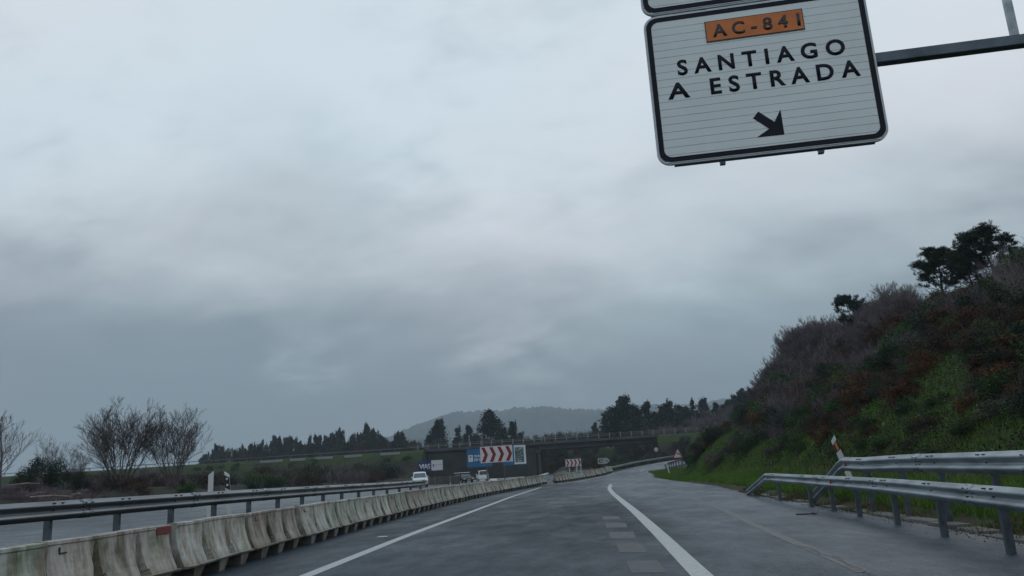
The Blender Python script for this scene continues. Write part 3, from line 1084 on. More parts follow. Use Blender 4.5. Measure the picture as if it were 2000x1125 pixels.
def slat_panel(name, x0, x1, z0, z1, par):
    pn = MB(); pts = rrect(x0, x1, z0, z1, .20)
    pn.prism(pts, .012, .06)
    p = pn.build(name, M['sign_edge'], par)
    sl = MB(); z = z0 + .025; h = .1275
    xi0, xi1 = x0 + .03, x1 - .03
    # horizontal aluminium slats with narrow joints, trimmed to the rounded outline
    while z < z1 - .03:
        ze = min(z + h - .0065, z1 - .025)
        cut = 0
        for e in (z, ze):
            d = min(e - z0, z1 - e)
            if d < .2: cut = max(cut, .2 - math.sqrt(max(0, .04 - (.2 - d) ** 2)))
        sl.box(xi0 + cut, xi1 - cut, 0, .0125, z, ze)
        z += h
    sl.build('slats', M['sign_white'], p)
    r = MB(); ring(r, rrect(x0 + .035, x1 - .035, z0 + .035, z1 - .035, .18), rrect(x0 + .115, x1 - .115, z0 + .115, z1 - .115, .12), -.004, .0)
    r.build('border', M['navy'], p)
    return p


pan = slat_panel('panel', 0, W_, 0, 2.555, G_)
pan2 = slat_panel('panel', 0, W_, 2.585, 4.45, G_)
# back frame: verticals behind the panels that poke out below, and the rim seen under the lower edge
fr = MB()
for x in (.98, 2.44):
    fr.box(x - .04, x + .04, .065, .15, -.06, 4.5)
fr.build('frame', M['galv_dark'], G_)
bm_ = MB(); bm_.box(.25, W_ - .2, .062, .12, -.008, .02)
bm_.build('lower_rim', M['galv_dark'], G_)
pl = MB(); pl.box(.955, 2.46, -.012, -.001, 1.965, 2.33)
plate = pl.build('number_plate', M['dark_text'], pan)
pl = MB(); pl.box(.97, 2.445, -.017, -.011, 1.98, 2.315)
pl.build('plate_face', M['orange'], plate)
text_mesh('plate_text', 'AC-841', 1.06, 2.405, 2.045, .215, M['dark_text'], plate, y=-.018, bold=.03)
text_mesh('lettering', 'SANTIAGO', .455, 3.0, 1.475, .262, M['navy'], pan, y=-.003, bold=.028)
text_mesh('lettering', 'A', .262, .605, 1.085, .270, M['navy'], pan, y=-.003, bold=.027, spread=False)
text_mesh('lettering', 'ESTRADA', .925, 3.16, 1.085, .270, M['navy'], pan, y=-.003, bold=.027)
ar = MB()
# arrow pointing down to the right
t_ = Vector((1.925, .27)); d_ = Vector((.62, -.555)).normalized(); n_ = Vector((-d_.y, d_.x))
bl_, br_ = Vector((1.52, .275)), Vector((1.92, .685))
tail = Vector((1.545, .645)); neck = (bl_ + br_) / 2 + d_ * .055
hw_ = .068
ap = [t_, br_, neck + n_ * hw_, tail + n_ * hw_, tail - n_ * hw_, neck - n_ * hw_, bl_]
ar.prism([(a.x, a.y) for a in ap], -.005, -.0015)
ar.build('arrow', M['navy'], pan)
# gantry: lattice beam running right to a post outside the picture
A_ = empty('sign_gantry', (pA.x, pA.y, 0), ang, 'dark steel gantry arm reaching right from the overhead sign', 'gantry')
ga = MB(); ga.box(.1, 7.2, .16, .33, 7.335, 7.50); ga.build('lower_chord', M['galv_dark'], A_, .012)
ga = MB(); ga.box(.1, 7.2, .16, .33, 9.6, 9.75); ga.build('upper_chord', M['galv_dark'], A_, .012)
for x in (.2, 2.85, 5.52):
    ga = MB(); ga.frustum((x, .245, 7.488), (.05, .05), (x, .245, 9.6), (.05, .05)); ga.build('strut', M['galv'], A_, .01)
ga = MB(); ga.frustum((7.3, .245, -.3), (.2, .2), (7.3, .245, 9.9), (.16, .16)); ga.build('column', M['galv_dark'], A_, .02)

# ------------------------------------------------------------------ delineator posts
def delineator(label, x, y, z0, top, wdt, lean, style, rz=0.0, back=0.0):
    r = empty('marker_post', (x, y, z0), rz, label, 'marker post')
    h = top - z0
    r.rotation_euler = (back, lean, rz)
    mb = MB(); a = wdt / 2
    if style == 'plain': pts = [(-a, 0), (a, 0), (a, h), (-a, h - wdt * .75)]
    elif style == 'dark': pts = [(-a, 0), (a, 0), (a, h - wdt * .75), (-a, h)]
    else: pts = [(-a, 0), (a, 0), (a, h), (-a, h - wdt * .8)]
    mb.prism(pts, -.02, .02); mb.build('body', M['white_paint'], r, .004)
    if style == 'dark':
        mb = MB(); mb.prism([(-a - .002, h - .42), (a + .002, h - .50), (a + .002, h - .17), (-a - .002, h - .09)], -.026, .0)
        b = mb.build('black_band', M['black'], r)
        for dz in (.20, .36):
            mb = MB(); mb.tube((0.005, -.026, h - dz), (0.005, -.036, h - dz), .032, n=16); mb.build('reflector', M['refl_white'], b)
    if style == 'amber':
        s = wdt * .8
        mb = MB(); mb.prism([(-a - .002, h - .45 - s * .6), (a + .002, h - .45), (a + .002, h - .13), (-a - .002, h - .13 - s)], -.026, .0)
        b = mb.build('black_band', M['black'], r)
        mb = MB(); mb.prism([(-a * .42, h - .42 - s * .45), (a * .48, h - .42 - s * .1), (a * .48, h - .15 - s * .2), (-a * .42, h - .15 - s * .65)], -.034, -.026)
        mb.build('reflector', M['amber'], b)
    return r


p = at(410, 940, 20); delineator('plain white slant-topped marker post behind the left guard rail', p.x, p.y, .40, at(412, 922, 20).z + .02, .125, R(1), 'plain')
p = at(451, 940, 21.2); delineator('leaning marker post with black band and two round reflectors, left median', p.x + .02, p.y, .40, at(451, 921, 21.2).z + .02, .125, R(-5), 'dark')
p = at(1641, 893, 27.0); delineator('tilted white and black marker post with amber strip at the end of the upper rail', p.x + .28, p.y, .45, 2.10, .17, R(-15.5), 'amber')
p = at(1307, 922, 92); delineator('small leaning white marker post where the ramp grass begins', p.x, p.y, p.z - .1, p.z + 1.05, .13, R(-11), 'plain')
for px, py, Y in ((1112, 921, 101), (1126, 918, 108), (1134, 915, 110), (1076, 914, 150)):
    p = at(px, py, Y); g_ = hz(p.x, Y)
    delineator({1112: 'thin pale stake left of the other two under the small chevron board', 1126: 'thin pale stake, middle of three under the small chevron board',
                1134: 'thin pale stake at the right foot of the small chevron board', 1076: 'lone thin white stake beside the bridge pier'}[px], p.x, Y, g_, p.z + .5, .10, R(2), 'plain')

# ------------------------------------------------------------------ boards and signs
def chevron_board(px0, px1, py0, py1, Y, label, posts=True, dark=False):
    pc = at((px0 + px1) / 2, (py0 + py1) / 2, Y)
    a = at(px0, (py0 + py1) / 2, Y); b = at(px1, (py0 + py1) / 2, Y)
    wdt = (b - a).x; h = at((px0 + px1) / 2, py0, Y).z - at((px0 + px1) / 2, py1, Y).z
    gz = hz(pc.x, Y)
    r = empty('chevron_board', (pc.x, Y, gz), 0, label, 'chevron board')
    zc = pc.z - gz
    mb = MB(); mb.box(-wdt / 2, wdt / 2, 0, .04, zc - h / 2, zc + h / 2); bd = mb.build('board', M['pinkish'], r, .008)
    n = 4; st = wdt / n
    for i in range(n):
        x = -wdt / 2 + st * (i + .08) + wdt * .015
        w2 = st * .42; dx = st * .40; hh = h * .45
        pts = [(x, zc + hh), (x + w2, zc + hh), (x + w2 + dx, zc), (x + w2, zc - hh), (x, zc - hh), (x + dx, zc)]
        c = MB(); c.prism(pts, -.006, -.001); c.build('chevron', M['red'], bd)
    for s in (-.32, .22):
        mb = MB(); mb.frustum((wdt * s, .09, -.4), (.055, .04), (wdt * s, .09, zc + h * .4), (.055, .04)); mb.build('post', M['galv_dark'], r)
    return r


chevron_board(938, 1001, 871, 903, 82, 'large red and white chevron board on two posts in front of the blue works panel')
chevron_board(1104.5, 1135, 896.5, 911, 124, 'small dull red and white chevron board above the far barrier row')


def board(name, px0, px1, py0, py1, Y, mat, label, cat='sign board', posts=(-.35, .35), thick=.08):
    pc = at((px0 + px1) / 2, (py0 + py1) / 2, Y)
    wdt = (at(px1, py0, Y) - at(px0, py0, Y)).x; h = at(px0, py0, Y).z - at(px0, py1, Y).z
    gz = hz(pc.x, Y)
    r = empty(name, (pc.x, Y, gz), 0, label, cat)
    zc = pc.z - gz
    mb = MB(); mb.box(-wdt / 2, wdt / 2, 0, thick, zc - h / 2, zc + h / 2); bd = mb.build('panel', mat, r)
    for s in posts:
        mb = MB(); mb.box(wdt * s - .07, wdt * s + .07, thick + .01, thick + .16, -.4, zc + h * .45); mb.build('post', M['black'], r)
    return r, bd, wdt, h, zc


r, bd, wd, h, zc = board('works_board', 912, 960.5, 876.5, 912, 150, M['blue'], 'blue works board lettered XUNTA DE GALICIA with a white crest, half behind the chevron board')
mb = MB(); mb.box(-wd / 2 + .28, -wd / 2 + 1.1, -.012, -.002, zc - .62, zc + .60); em = mb.build('crest_tile', M['board_white'], bd)
mb = MB(); x = -wd / 2 + .69
mb.box(x - .035, x + .035, -.02, -.013, zc - .40, zc + .1); mb.box(x - .16, x + .16, -.02, -.013, zc - .46, zc - .401)
mb.prism([(x - .24, zc + .38), (x + .24, zc + .38), (x + .17, zc + .14), (x + .05, zc + .101), (x - .05, zc + .101), (x - .17, zc + .14)], -.02, -.013)
mb.box(x - .03, x + .03, -.02, -.013, zc + .381, zc + .52)
mb.build('crest', M['text_grey'], em)
text_mesh('lettering', 'XUNTA', -wd / 2 + 1.3, -wd / 2 + 3.35, zc + .12, .44, M['board_white'], bd, y=-.003, bold=.025)
text_mesh('lettering', 'DE GALICIA', -wd / 2 + 1.3, wd / 2 - .15, zc - .52, .44, M['board_white'], bd, y=-.003, bold=.04)
r, bd, wd, h, zc = board('works_board', 981, 1027, 870, 908, 150.6, M['blue'], 'blue works board with dark green picture in white frame, right of chevron board', posts=(-.3, .4))
mb = MB(); mb.box(wd / 2 - 2.15, wd / 2, -.02, -.003, zc - h / 2 + .12, zc + h / 2); fr_ = mb.build('picture_frame', M['board_white'], bd)
mb = MB(); mb.box(wd / 2 - 2.0, wd / 2 - .38, -.03, -.021, zc - h / 2 + .42, zc + h / 2 - .35); mb.build('picture', M['greenpic'], fr_)
rp = random.Random(3)
mb = MB()
for k in range(26):
    a = wd / 2 - 2.0 + rp.uniform(.15, 1.3); b = zc + rp.uniform(-h / 2 + .5, h / 2 - .5)
    l = rp.uniform(.1, .3); an = rp.uniform(-.8, .8)
    mb.prism([(a, b), (a + l * math.cos(an), b + l * math.sin(an)), (a + l * math.cos(an) - .03, b + l * math.sin(an) + .07), (a - .02, b + .06)], -.034, -.031)
mb.build('picture_highlights', M['board_white'], fr_)
r, bd, wd, h, zc = board('company_board', 816.5, 841.5, 900.5, 921, 150, M['navy_blue'], 'navy board lettered VIAS in white, below the bridge embankment')
text_mesh('lettering', 'VIAS', -wd / 2 + .20, wd / 2 - .08, zc - .50, .92, M['board_white'], bd, y=-.003, bold=.03)
r, bd, wd, h, zc = board('company_board', 842.5, 864.5, 898.5, 918.5, 149.5, M['board_white'], 'white square board with a small dark emblem and grey lettering beside VIAS board')
mb = MB(); x = -wd / 2 + .38
mb.prism([(x - .17, zc + .05), (x - .10, zc + .22), (x + .18, zc + .20), (x + .12, zc + .02), (x - .05, zc + .0)], -.01, -.002)
mb.prism([(x - .16, zc - .22), (x + .12, zc - .24), (x + .19, zc - .05), (x + .02, zc - .03), (x - .12, zc - .08)], -.01, -.002)
mb.build('emblem', M['navy_blue'], bd)
text_mesh('lettering', 'puentes', -wd / 2 + .68, wd / 2 - .1, zc - .02, .26, M['text_grey'], bd, y=-.003)

# direction board pointing right
pc = at(1179.5, 900, 136); gz = hz(pc.x, 136)
r = empty('arrow_board', (pc.x, 136, gz), 0, 'small grey-white arrow-shaped direction board pointing right', 'direction sign')
k = 136 / F; zc = pc.z - gz
pts = [(-11.5 * k, -5.5 * k), (5.5 * k, -5.5 * k), (11.5 * k, 0), (5.5 * k, 5.5 * k), (-11.5 * k, 5.5 * k)]
mb = MB(); mb.prism([(a, zc + b) for a, b in pts], 0, .05); bd = mb.build('panel', simple('dull_sign_white', (.34, .38, .36), .5, var=.12), r)
text_mesh('lettering', 'IC', -9.3 * k, -3.8 * k, zc - 3 * k, 6.4 * k, M['navy'], bd, y=-.003, bold=.03)
mb = MB(); mb.prism([(-4.2 * k, zc - 2.6 * k), (-3.2 * k, zc - 3.0 * k), (-.8 * k, zc + 3.4 * k), (-2.0 * k, zc + 3.6 * k)], -.008, -.002)
mb.prism([(3.4 * k, zc - .9 * k), (5.2 * k, zc + 2.0 * k), (5.8 * k, zc + .2 * k), (7.8 * k, zc - .2 * k), (7.2 * k, zc - 1.4 * k)], -.008, -.002)
mb.build('symbol', M['navy'], bd)
mb = MB(); mb.box(-.07, .07, .06, .15, -.4, zc + 4 * k); mb.build('post', M['galv_dark'], r)

# round 50 sign
pc = at(1281.5, 878, 152); gz = hz(pc.x, 152)
r = empty('speed_sign', (pc.x, 152, gz), 0, 'round white speed limit sign with red rim reading 50', 'road sign')
zc = pc.z - gz
mb = MB(); mb.tube((0, 0, zc), (0, .04, zc), .46, n=32); bd = mb.build('rim', M['red'], r)
mb = MB(); mb.tube((0, -.01, zc), (0, -.002, zc), .35, n=32); fc = mb.build('face', M['board_white'], bd)
text_mesh('lettering', '50', -.24, .24, zc - .15, .30, M['black'], fc, y=-.012, bold=.03)
mb = MB(); mb.tube((0, .1, -.5), (0, .1, zc + .3), .045, n=8); mb.build('post', M['galv_dark'], r)

# triangle warning sign
pc = at(1324, 886.5, 113); gz = hz(pc.x, 113)
k = 113 / F
r = empty('warning_sign', (pc.x, 113, gz), 0, 'red-rimmed triangular warning sign with a black bend arrow by the ramp', 'road sign')
zc = pc.z - gz
def tri(s, o=0): return [(-s * k, zc - s * .82 * k * 1.0 + 0), (s * k, zc - s * .82 * k), (0, zc + s * 1.05 * k)]
mb = MB(); mb.prism(tri(11.2), 0, .04); bd = mb.build('rim', M['red'], r, .03)
mb = MB(); mb.prism([(a, b) for a, b in tri(8.0)], -.01, -.001); fc = mb.build('face', M['pinkish'], bd)
mb = MB()
ppts = [(-2.6, -.4), (-1.4, 1.6), (.2, 1.9), (.9, .4), (1.9, -.4)]
for (a, b), (c, d) in zip(ppts[:-1], ppts[1:]):
    mb.tube((a * k, -.016, zc + b * k), (c * k, -.016, zc + d * k), .06, n=6)
mb.prism([(1.0 * k, zc - 1.4 * k), (3.6 * k, zc - 1.9 * k), (3.4 * k, zc + 1.1 * k)], -.022, -.011)
mb.build('bend_arrow', M['black'], fc)
for s in (-.35, .35):
    mb = MB(); mb.box(s - .05, s + .05, .05, .15, -.5, zc - 6 * k); mb.build('post', M['galv_dark'], r)

# ------------------------------------------------------------------ overpass
B_ = empty('overpass_bridge', (-10.4, 197, 0), 0, 'long concrete overpass with pale railing crossing the motorway', 'bridge')
ox = 10.4


def bbox(name, mat, x0, x1, y0, y1, z0, z1, par=None, bev=0):
    mb = MB(); mb.box(x0 + ox, x1 + ox, y0 - 197, y1 - 197, z0, z1)
    return mb.build(name, mat, par or B_, bev)


dk = bbox('deck', M['bridge_conc'], -37.6, 17.2, 190.6, 203.4, 7.72, 8.10, bev=.02)
bbox('edge_beam', M['bridge_conc'], -37.6, 17.2, 190.25, 190.58, 7.60, 8.22, bev=.02)
for yy_ in (191.6, 194.6, 197.6, 200.6):
    bbox('girder', M['bridge_conc'], -37.3, -11.2, yy_, yy_ + .9, 6.45, 7.715)
    bbox('girder', M['bridge_conc'], -10.9, 16.9, yy_, yy_ + .9, 6.45, 7.715)
bbox('pier_cap', M['bridge_conc'], -11.7, -10.3, 191.2, 202.6, 5.75, 6.44, bev=.03)
for yy_ in (192.2, 197.0, 201.4):
    mb = MB(); mb.tube((-11.0 + ox, yy_ - 197, -.3), (-11.0 + ox, yy_ - 197, 5.75), .58, n=20); mb.build('pier', M['bridge_conc'], B_)
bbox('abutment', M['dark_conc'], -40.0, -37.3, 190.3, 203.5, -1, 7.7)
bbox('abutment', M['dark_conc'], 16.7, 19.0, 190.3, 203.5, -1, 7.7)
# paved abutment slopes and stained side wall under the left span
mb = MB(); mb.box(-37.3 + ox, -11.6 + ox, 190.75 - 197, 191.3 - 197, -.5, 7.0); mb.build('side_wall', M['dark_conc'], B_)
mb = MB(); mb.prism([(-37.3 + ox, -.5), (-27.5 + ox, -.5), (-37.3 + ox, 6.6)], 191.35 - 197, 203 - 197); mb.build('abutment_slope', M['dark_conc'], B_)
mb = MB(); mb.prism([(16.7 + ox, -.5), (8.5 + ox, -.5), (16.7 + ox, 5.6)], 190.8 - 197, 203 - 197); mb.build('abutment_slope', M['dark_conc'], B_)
RAI = bbox('railing', M['rail_white'], -42.0, 37.0, 190.38, 190.42, 9.13, 9.18)
for z_ in (8.80, 8.50):
    bbox('rail', M['rail_white'], -42.0, 37.0, 190.38, 190.42, z_, z_ + .04, RAI)
x = -42.0
pmesh = None
while x <= 37.1:
    if pmesh is None:
        o = MB(); o.box(-.09, .09, -.08, .08, 8.02, 9.35); pmesh = o.build('post', M['rail_white'], RAI, .02).data
        RAI.children[-1].location = (x + ox, 190.4 - 197, 0)
    else:
        link('post', pmesh, RAI, (x + ox, 190.4 - 197, 0))
    x += 2.52
# rail and kerb blocks on the left approach
simple_rail('thin pale guard rail on top of the left bridge embankment', [(x, 190.2, 8.05) for x in np.linspace(-150, -43, 60)], -1, 3.6, M['galv_rail'], .72, sc=.55)
simple_rail('thin guard rail on the embankment right of the bridge', [(x, 190.2, 8.0) for x in np.linspace(38, 90, 30)], -1, 3.6, M['galv_rail'], .62, sc=.55)
for i, (a, b) in enumerate(((508, 552), (567, 596), (615, 650), (673, 707), (743, 781))):
    x0 = at(a, 890, 189.4).x; x1 = at(b, 890, 189.4).x
    mb = MB(); mb.box(x0, x1, 189.2, 189.6, 7.35, 7.95); o = mb.build('kerb_block', M['rail_white'], None, .03)
    tag(o, 'pale kerb length, %s from the left along the embankment top' % ['first', 'second', 'third', 'fourth', 'fifth'][i], 'kerb', 'pale kerb lengths on the left embankment')

# two lamp-like masts on the bridge
for px, top, lab in ((917, 849, 'short pale mast left of the taller one on the bridge'), (942, 842, 'taller pale mast with box heads on the bridge')):
    p = at(px, 868, 203); zt = at(px, top, 203).z
    r = empty('signal_mast', (p.x, 203.0, 8.1), 0, lab, 'mast', 'masts on the bridge')
    mb = MB(); mb.tube((0, 0, 0), (0, 0, zt - 8.1), .09, .06); mb.build('pole', M['rail_white'], r)
    for zz_ in (.62, .85):
        mb = MB(); z0_ = (zt - 8.1) * zz_; mb.box(-.16, .16, -.14, .0, z0_ - .2, z0_ + .25); mb.build('head', M['rail_white'], r, .03)

# ------------------------------------------------------------------ vehicles
def vehicle(name, label, cat, loc, rz, paint, H=1.85, Ln=4.3, Wd=1.82, roof=None):
    r = empty(name, loc, rz, label, cat)
    # outline in (y,z), front at -Y
    k = H / 1.85
    prof = [(-2.15, .30), (-2.18, .55), (-2.12, .82), (-1.98, .95), (-1.20, 1.10), (-.45, 1.70), (-.15, 1.83), (.2, 1.85), (1.7, 1.85), (2.0, 1.78),
            (2.12, 1.15), (2.15, .60), (2.10, .30)]
    prof = [(a * Ln / 4.3, b * k) for a, b in prof]
    hw = lambda z: Wd / 2 * (1 - max(0, z / k - 1.0) * .20) - (.05 if z < .4 else 0)
    n = len(prof)
    V = []; xsn = (-1, -.82, -.4, 0, .4, .82, 1)
    for sx in xsn:
        for a, b in prof:
            pull = .10 * (abs(sx) ** 4)
            yy2 = a + pull * (1 if a < 0 else -1)
            V.append((sx * hw(b), yy2, b - (.05 * sx ** 4 if b > 1.6 * k else 0)))
    Fs = []
    for i in range(len(xsn) - 1):
        for j in range(n):
            Fs.append((i * n + j, (i + 1) * n + j, (i + 1) * n + (j + 1) % n, i * n + (j + 1) % n))
    Fs += [tuple(range(n - 1, -1, -1)), tuple(range((len(xsn) - 1) * n, len(xsn) * n))]
    me = mesh('body', V, Fs, paint)
    bm = bmesh.new(); bm.from_mesh(me); bmesh.ops.recalc_face_normals(bm, faces=bm.faces)
    bmesh.ops.bevel(bm, geom=[e for e in bm.edges if e.calc_face_angle(0) > .7], offset=.05, segments=3, affect='EDGES', clamp_overlap=True)
    bm.to_mesh(me); bm.free()
    me.polygons.foreach_set('use_smooth', [True] * len(me.polygons))
    body = link('body', me, r)
    # windscreen and rear window: quads standing just off the slopes
    def pane(nm, a, b, wa, wb, off, mat):
        d = Vector((0, b[0] - a[0], b[1] - a[1])).normalized(); nn = Vector((0, -d.z, d.y)) * off
        v = [Vector((-wa, a[0], a[1])), Vector((wa, a[0], a[1])), Vector((wb, b[0], b[1])), Vector((-wb, b[0], b[1]))]
        vv = [q + nn for q in v] + [q - nn * .5 for q in v]
        MBp = MB().add(vv, [(0, 1, 2, 3), (7, 6, 5, 4), (0, 4, 5, 1), (1, 5, 6, 2), (2, 6, 7, 3), (3, 7, 4, 0)])
        return MBp.build(nm, mat, r)
    q = lambda a, b: (a * Ln / 4.3, b * k)
    pane('windscreen', q(-1.13, 1.165), q(-.50, 1.665), .76 * Wd / 1.82, .64 * Wd / 1.82, .022, M['screen'])
    pane('rear_window', q(2.005, 1.73), q(2.125, 1.10), .66, .74, .055, M['glass'])
    for sx in (-1, 1):
        for (y0, y1, yt0, yt1) in ((-.95, .18, -.35, .18), (.28, 1.15, .28, 1.15), (1.25, 1.88, 1.25, 1.78)):
            z0, z1 = 1.14 * k, 1.68 * k
            x0, x1 = hw(z0) + .008, hw(z1) + .008
            v = [(sx * x0, y0, z0), (sx * x0, y1, z0), (sx * x1, yt1, z1), (sx * x1, yt0, z1)]
            v += [(a - sx * .03, b, c) for a, b, c in v]
            MB().add(v, [(0, 1, 2, 3), (7, 6, 5, 4), (0, 4, 5, 1), (1, 5, 6, 2), (2, 6, 7, 3), (3, 7, 4, 0)]).build('side_window', M['glass'], r)
        mb = MB(); mb.box(sx * (Wd / 2 + .02) - .09, sx * (Wd / 2 + .02) + .09, -.95, -.83, 1.10 * k, 1.30 * k); mb.build('mirror', paint, r, .03)
        mb = MB(); mb.box(min(sx * .52, sx * .84), max(sx * .52, sx * .84), -2.155, -1.95, .66 * k, .84 * k); mb.build('headlight', M['lamp'], r, .03)
        for yw in (-1.35, 1.3):
            mb = MB(); mb.tube((sx * (Wd / 2 - .20), yw, .32), (sx * (Wd / 2 + .012), yw, .32), .32, n=20); wl = mb.build('wheel', M['tyre'], r, .02)
            mb = MB(); mb.tube((sx * (Wd / 2 + .008), yw, .32), (sx * (Wd / 2 + .022), yw, .32), .19, n=16); mb.build('rim', M['rim'], wl)
    mb = MB(); mb.box(-.48, .48, -2.215, -2.15, .52 * k, .66 * k); mb.build('grille', M['black'], r, .01)
    mb = MB(); mb.box(-.80, .80, -2.20, -2.13, .30, .44); mb.build('bumper', M['black'], r, .02)
    mb = MB(); mb.box(-.26, .26, -2.232, -2.216, .46 * k, .56 * k); mb.build('number_plate', M['board_white'], r)
    if roof:
        mb = MB(); mb.box(-.85, .85, -.5, 2.1, 1.855 * k, 2.0 * k); mb.build('roof_panel', roof, r, .02)
    return r


p = at(820, 945, 100); vehicle('van', 'white van parked nearest, at the end of the left guard rail', 'van', (p.x, 100, hz(p.x, 100) + .05), R(14), M['car_white'])
p = at(942, 935, 146); vehicle('van', 'smaller white van farther off, below the blue works board', 'van', (p.x, 146, hz(p.x, 146) + .05), R(194), M['car_white'], H=1.85)
p = at(906, 938, 128); vehicle('car', 'dark car with a pale panel on its roof, between the two white vans', 'car', (p.x, 128, hz(p.x, 128) + .05), R(30), M['car_dark'], H=1.5, roof=M['board_white'])

# brown site panels between van and car
for i, (a, b) in enumerate(((839, 849), (851, 878), (881, 898))):
    x0 = at(a, 940, 112).x; x1 = at(b, 940, 112).x; xc = (x0 + x1) / 2; hw2 = (x1 - x0) / 2
    gz = hz(xc, 112)
    r = empty('site_panel', (xc, 112, gz), 0, ['narrow brown site panel right behind the nearest white van', 'wide brown site panel, middle of three', 'brown-grey site panel beside the dark car'][i], 'site panel', 'brown site panels')
    mb = MB(); mb.box(-hw2, hw2, -.05, .05, .12, 1.12); mb.build('panel', M['brown_panel'], r, .02)
    mb = MB(); mb.box(-hw2, hw2, -.07, .07, 1.125, 1.18); mb.build('top_rail', M['concrete'], r)
    for s in (-1, 1):
        mb = MB(); mb.box(s * hw2 * .9 - .05, s * hw2 * .9 + .05, -.25, .25, 0, .118); mb.build('foot', M['black'], r)
# pale blocks and slabs
for i, (px, py, Y, w2, h2, lab) in enumerate(((983, 934, 118, 1.0, .7, 'pale concrete block below the large chevron board post'), (961, 942, 112, 1.6, .35, 'low pale concrete slab left of the pale block'),
                                             (1008, 932, 124, 1.3, .75, 'pale concrete block right of the chevron board post'), (1028, 930, 128, 1.1, .6, 'chipped pale block nearest the bridge pier side'))):
    p = at(px, py, Y); gz = hz(p.x, Y)
    mb = MB(); mb.frustum((0, 0, -.1), (w2, .5), (.05, 0, h2), (w2 * .92, .4)); o = mb.build('concrete_block', M['pale_conc'], None, .05)
    o.location = (p.x, Y, gz); tag(o, lab, 'concrete block', 'pale blocks on the work site')

# stick on the road
p = on_ground(1576, 1007); q0 = on_ground(1555, 1007); q1 = on_ground(1597, 1006)
mb = MB(); mb.tube((q0.x, q0.y, .03), (q1.x, q1.y + .1, .03), .018, n=6); mb.tube(((q0.x + q1.x) / 2 + .25, q1.y, .03), (q1.x - .05, q1.y + .35, .05), .012, n=5)
o = mb.build('stick', M['black']); tag(o, 'thin dark stick lying on the asphalt near the lower rail', 'stick')
for px, py, s, lab in ((747, 1049, .14, 'flat white scrap of litter on the shoulder beside the left line'), (1148, 953, .12, 'tiny white scrap in the middle of the far lane')):
    q = on_ground(px, py, .01)
    mb = MB(); mb.prism([(-s, -.08), (s * .8, -.10), (s, .07), (-s * .7, .09)], .008, .03, axis='z'); o = mb.build('litter', M['board_white']); o.location = (q.x, q.y, 0)
    tag(o, lab, 'litter')
# ------------------------------------------------------------------ vegetation builders
def sticks(segs):
    """segs: list of (p, q, r0, r1) -> 3-sided prisms as quads array"""
    P = np.array([s[0] for s in segs]); Q = np.array([s[1] for s in segs])
    r0 = np.array([s[2] for s in segs])[:, None]; r1 = np.array([s[3] for s in segs])[:, None]
    d = Q - P; d /= np.linalg.norm(d, axis=1, keepdims=True) + 1e-9
    h = np.where(np.abs(d[:, 2:3]) > .9, np.array([[1., 0, 0]]), np.array([[0., 0, 1]]))
    a = np.cross(d, h); a /= np.linalg.norm(a, axis=1, keepdims=True) + 1e-9
    b = np.cross(d, a)
    out = []
    for i in range(3):
        t0, t1 = 2 * math.pi * i / 3, 2 * math.pi * (i + 1) / 3
        v0 = a * math.cos(t0) + b * math.sin(t0); v1 = a * math.cos(t1) + b * math.sin(t1)
        out.append(np.stack([P + v0 * r0, P + v1 * r0, Q + v1 * r1, Q + v0 * r1], 1))
    return np.concatenate(out)


def branch(segs, rs, p, d, length, r, depth, maxd, spread=.6, up=.25, kids=3, n=4, rmin=.006, tips=None, wig=.14):
    p = np.array(p, float); d = np.array(d, float); d /= np.linalg.norm(d)
    st = length / n
    pts = [p.copy()]
    for i in range(n):
        q = p + d * st
        ra = max(rmin, r * (1 - .45 * i / n)); rb = max(rmin, r * (1 - .45 * (i + 1) / n))
        segs.append((p.copy(), q.copy(), ra, rb))
        p = q; pts.append(p.copy())
        d = d + rs.randn(3) * wig + np.array([0, 0, up * .25]); d /= np.linalg.norm(d)
    if depth >= maxd:
        if tips is not None: tips.append((p.copy(), d.copy()))
        return
    for k in range(kids + (rs.rand() < .5)):
        i = rs.randint(max(1, n // 2 - (depth > 0)), n + 1)
        a = rs.randn(3); a -= d * a.dot(d); a /= np.linalg.norm(a) + 1e-9
        sp_ = spread * rs.uniform(.6, 1.25)
        nd = d * math.cos(sp_) + a * math.sin(sp_); nd[2] += up * .5
        branch(segs, rs, pts[i], nd, length * rs.uniform(.55, .85), r * .58, depth + 1, maxd, spread, up, kids, n, rmin, tips, wig)


def leaf_quads(C_, size, rs, flat=0.0, aspect=.55):
    k = len(C_)
    a = rs.randn(k, 3); a[:, 2] *= (1 - flat); a /= np.linalg.norm(a, axis=1, keepdims=True)
    b = rs.randn(k, 3); b -= a * (a * b).sum(1, keepdims=True); b /= np.linalg.norm(b, axis=1, keepdims=True)
    s = size * rs.uniform(.55, 1.35, (k, 1))
    a = a * s; b = b * s * aspect
    return np.stack([C_ - a, C_ - b * .9 + a * .1, C_ + a, C_ + b], 1)


def tree_pair(segs, leaves, wood, leafm, nm_leaf='crown', nm_wood='trunk'):
    """two mesh datablocks"""
    t = np_mesh(nm_wood, sticks(segs), 4, [wood])
    l = np_mesh(nm_leaf, leaves, 4, [leafm]) if leaves is not None else None
    return t, l


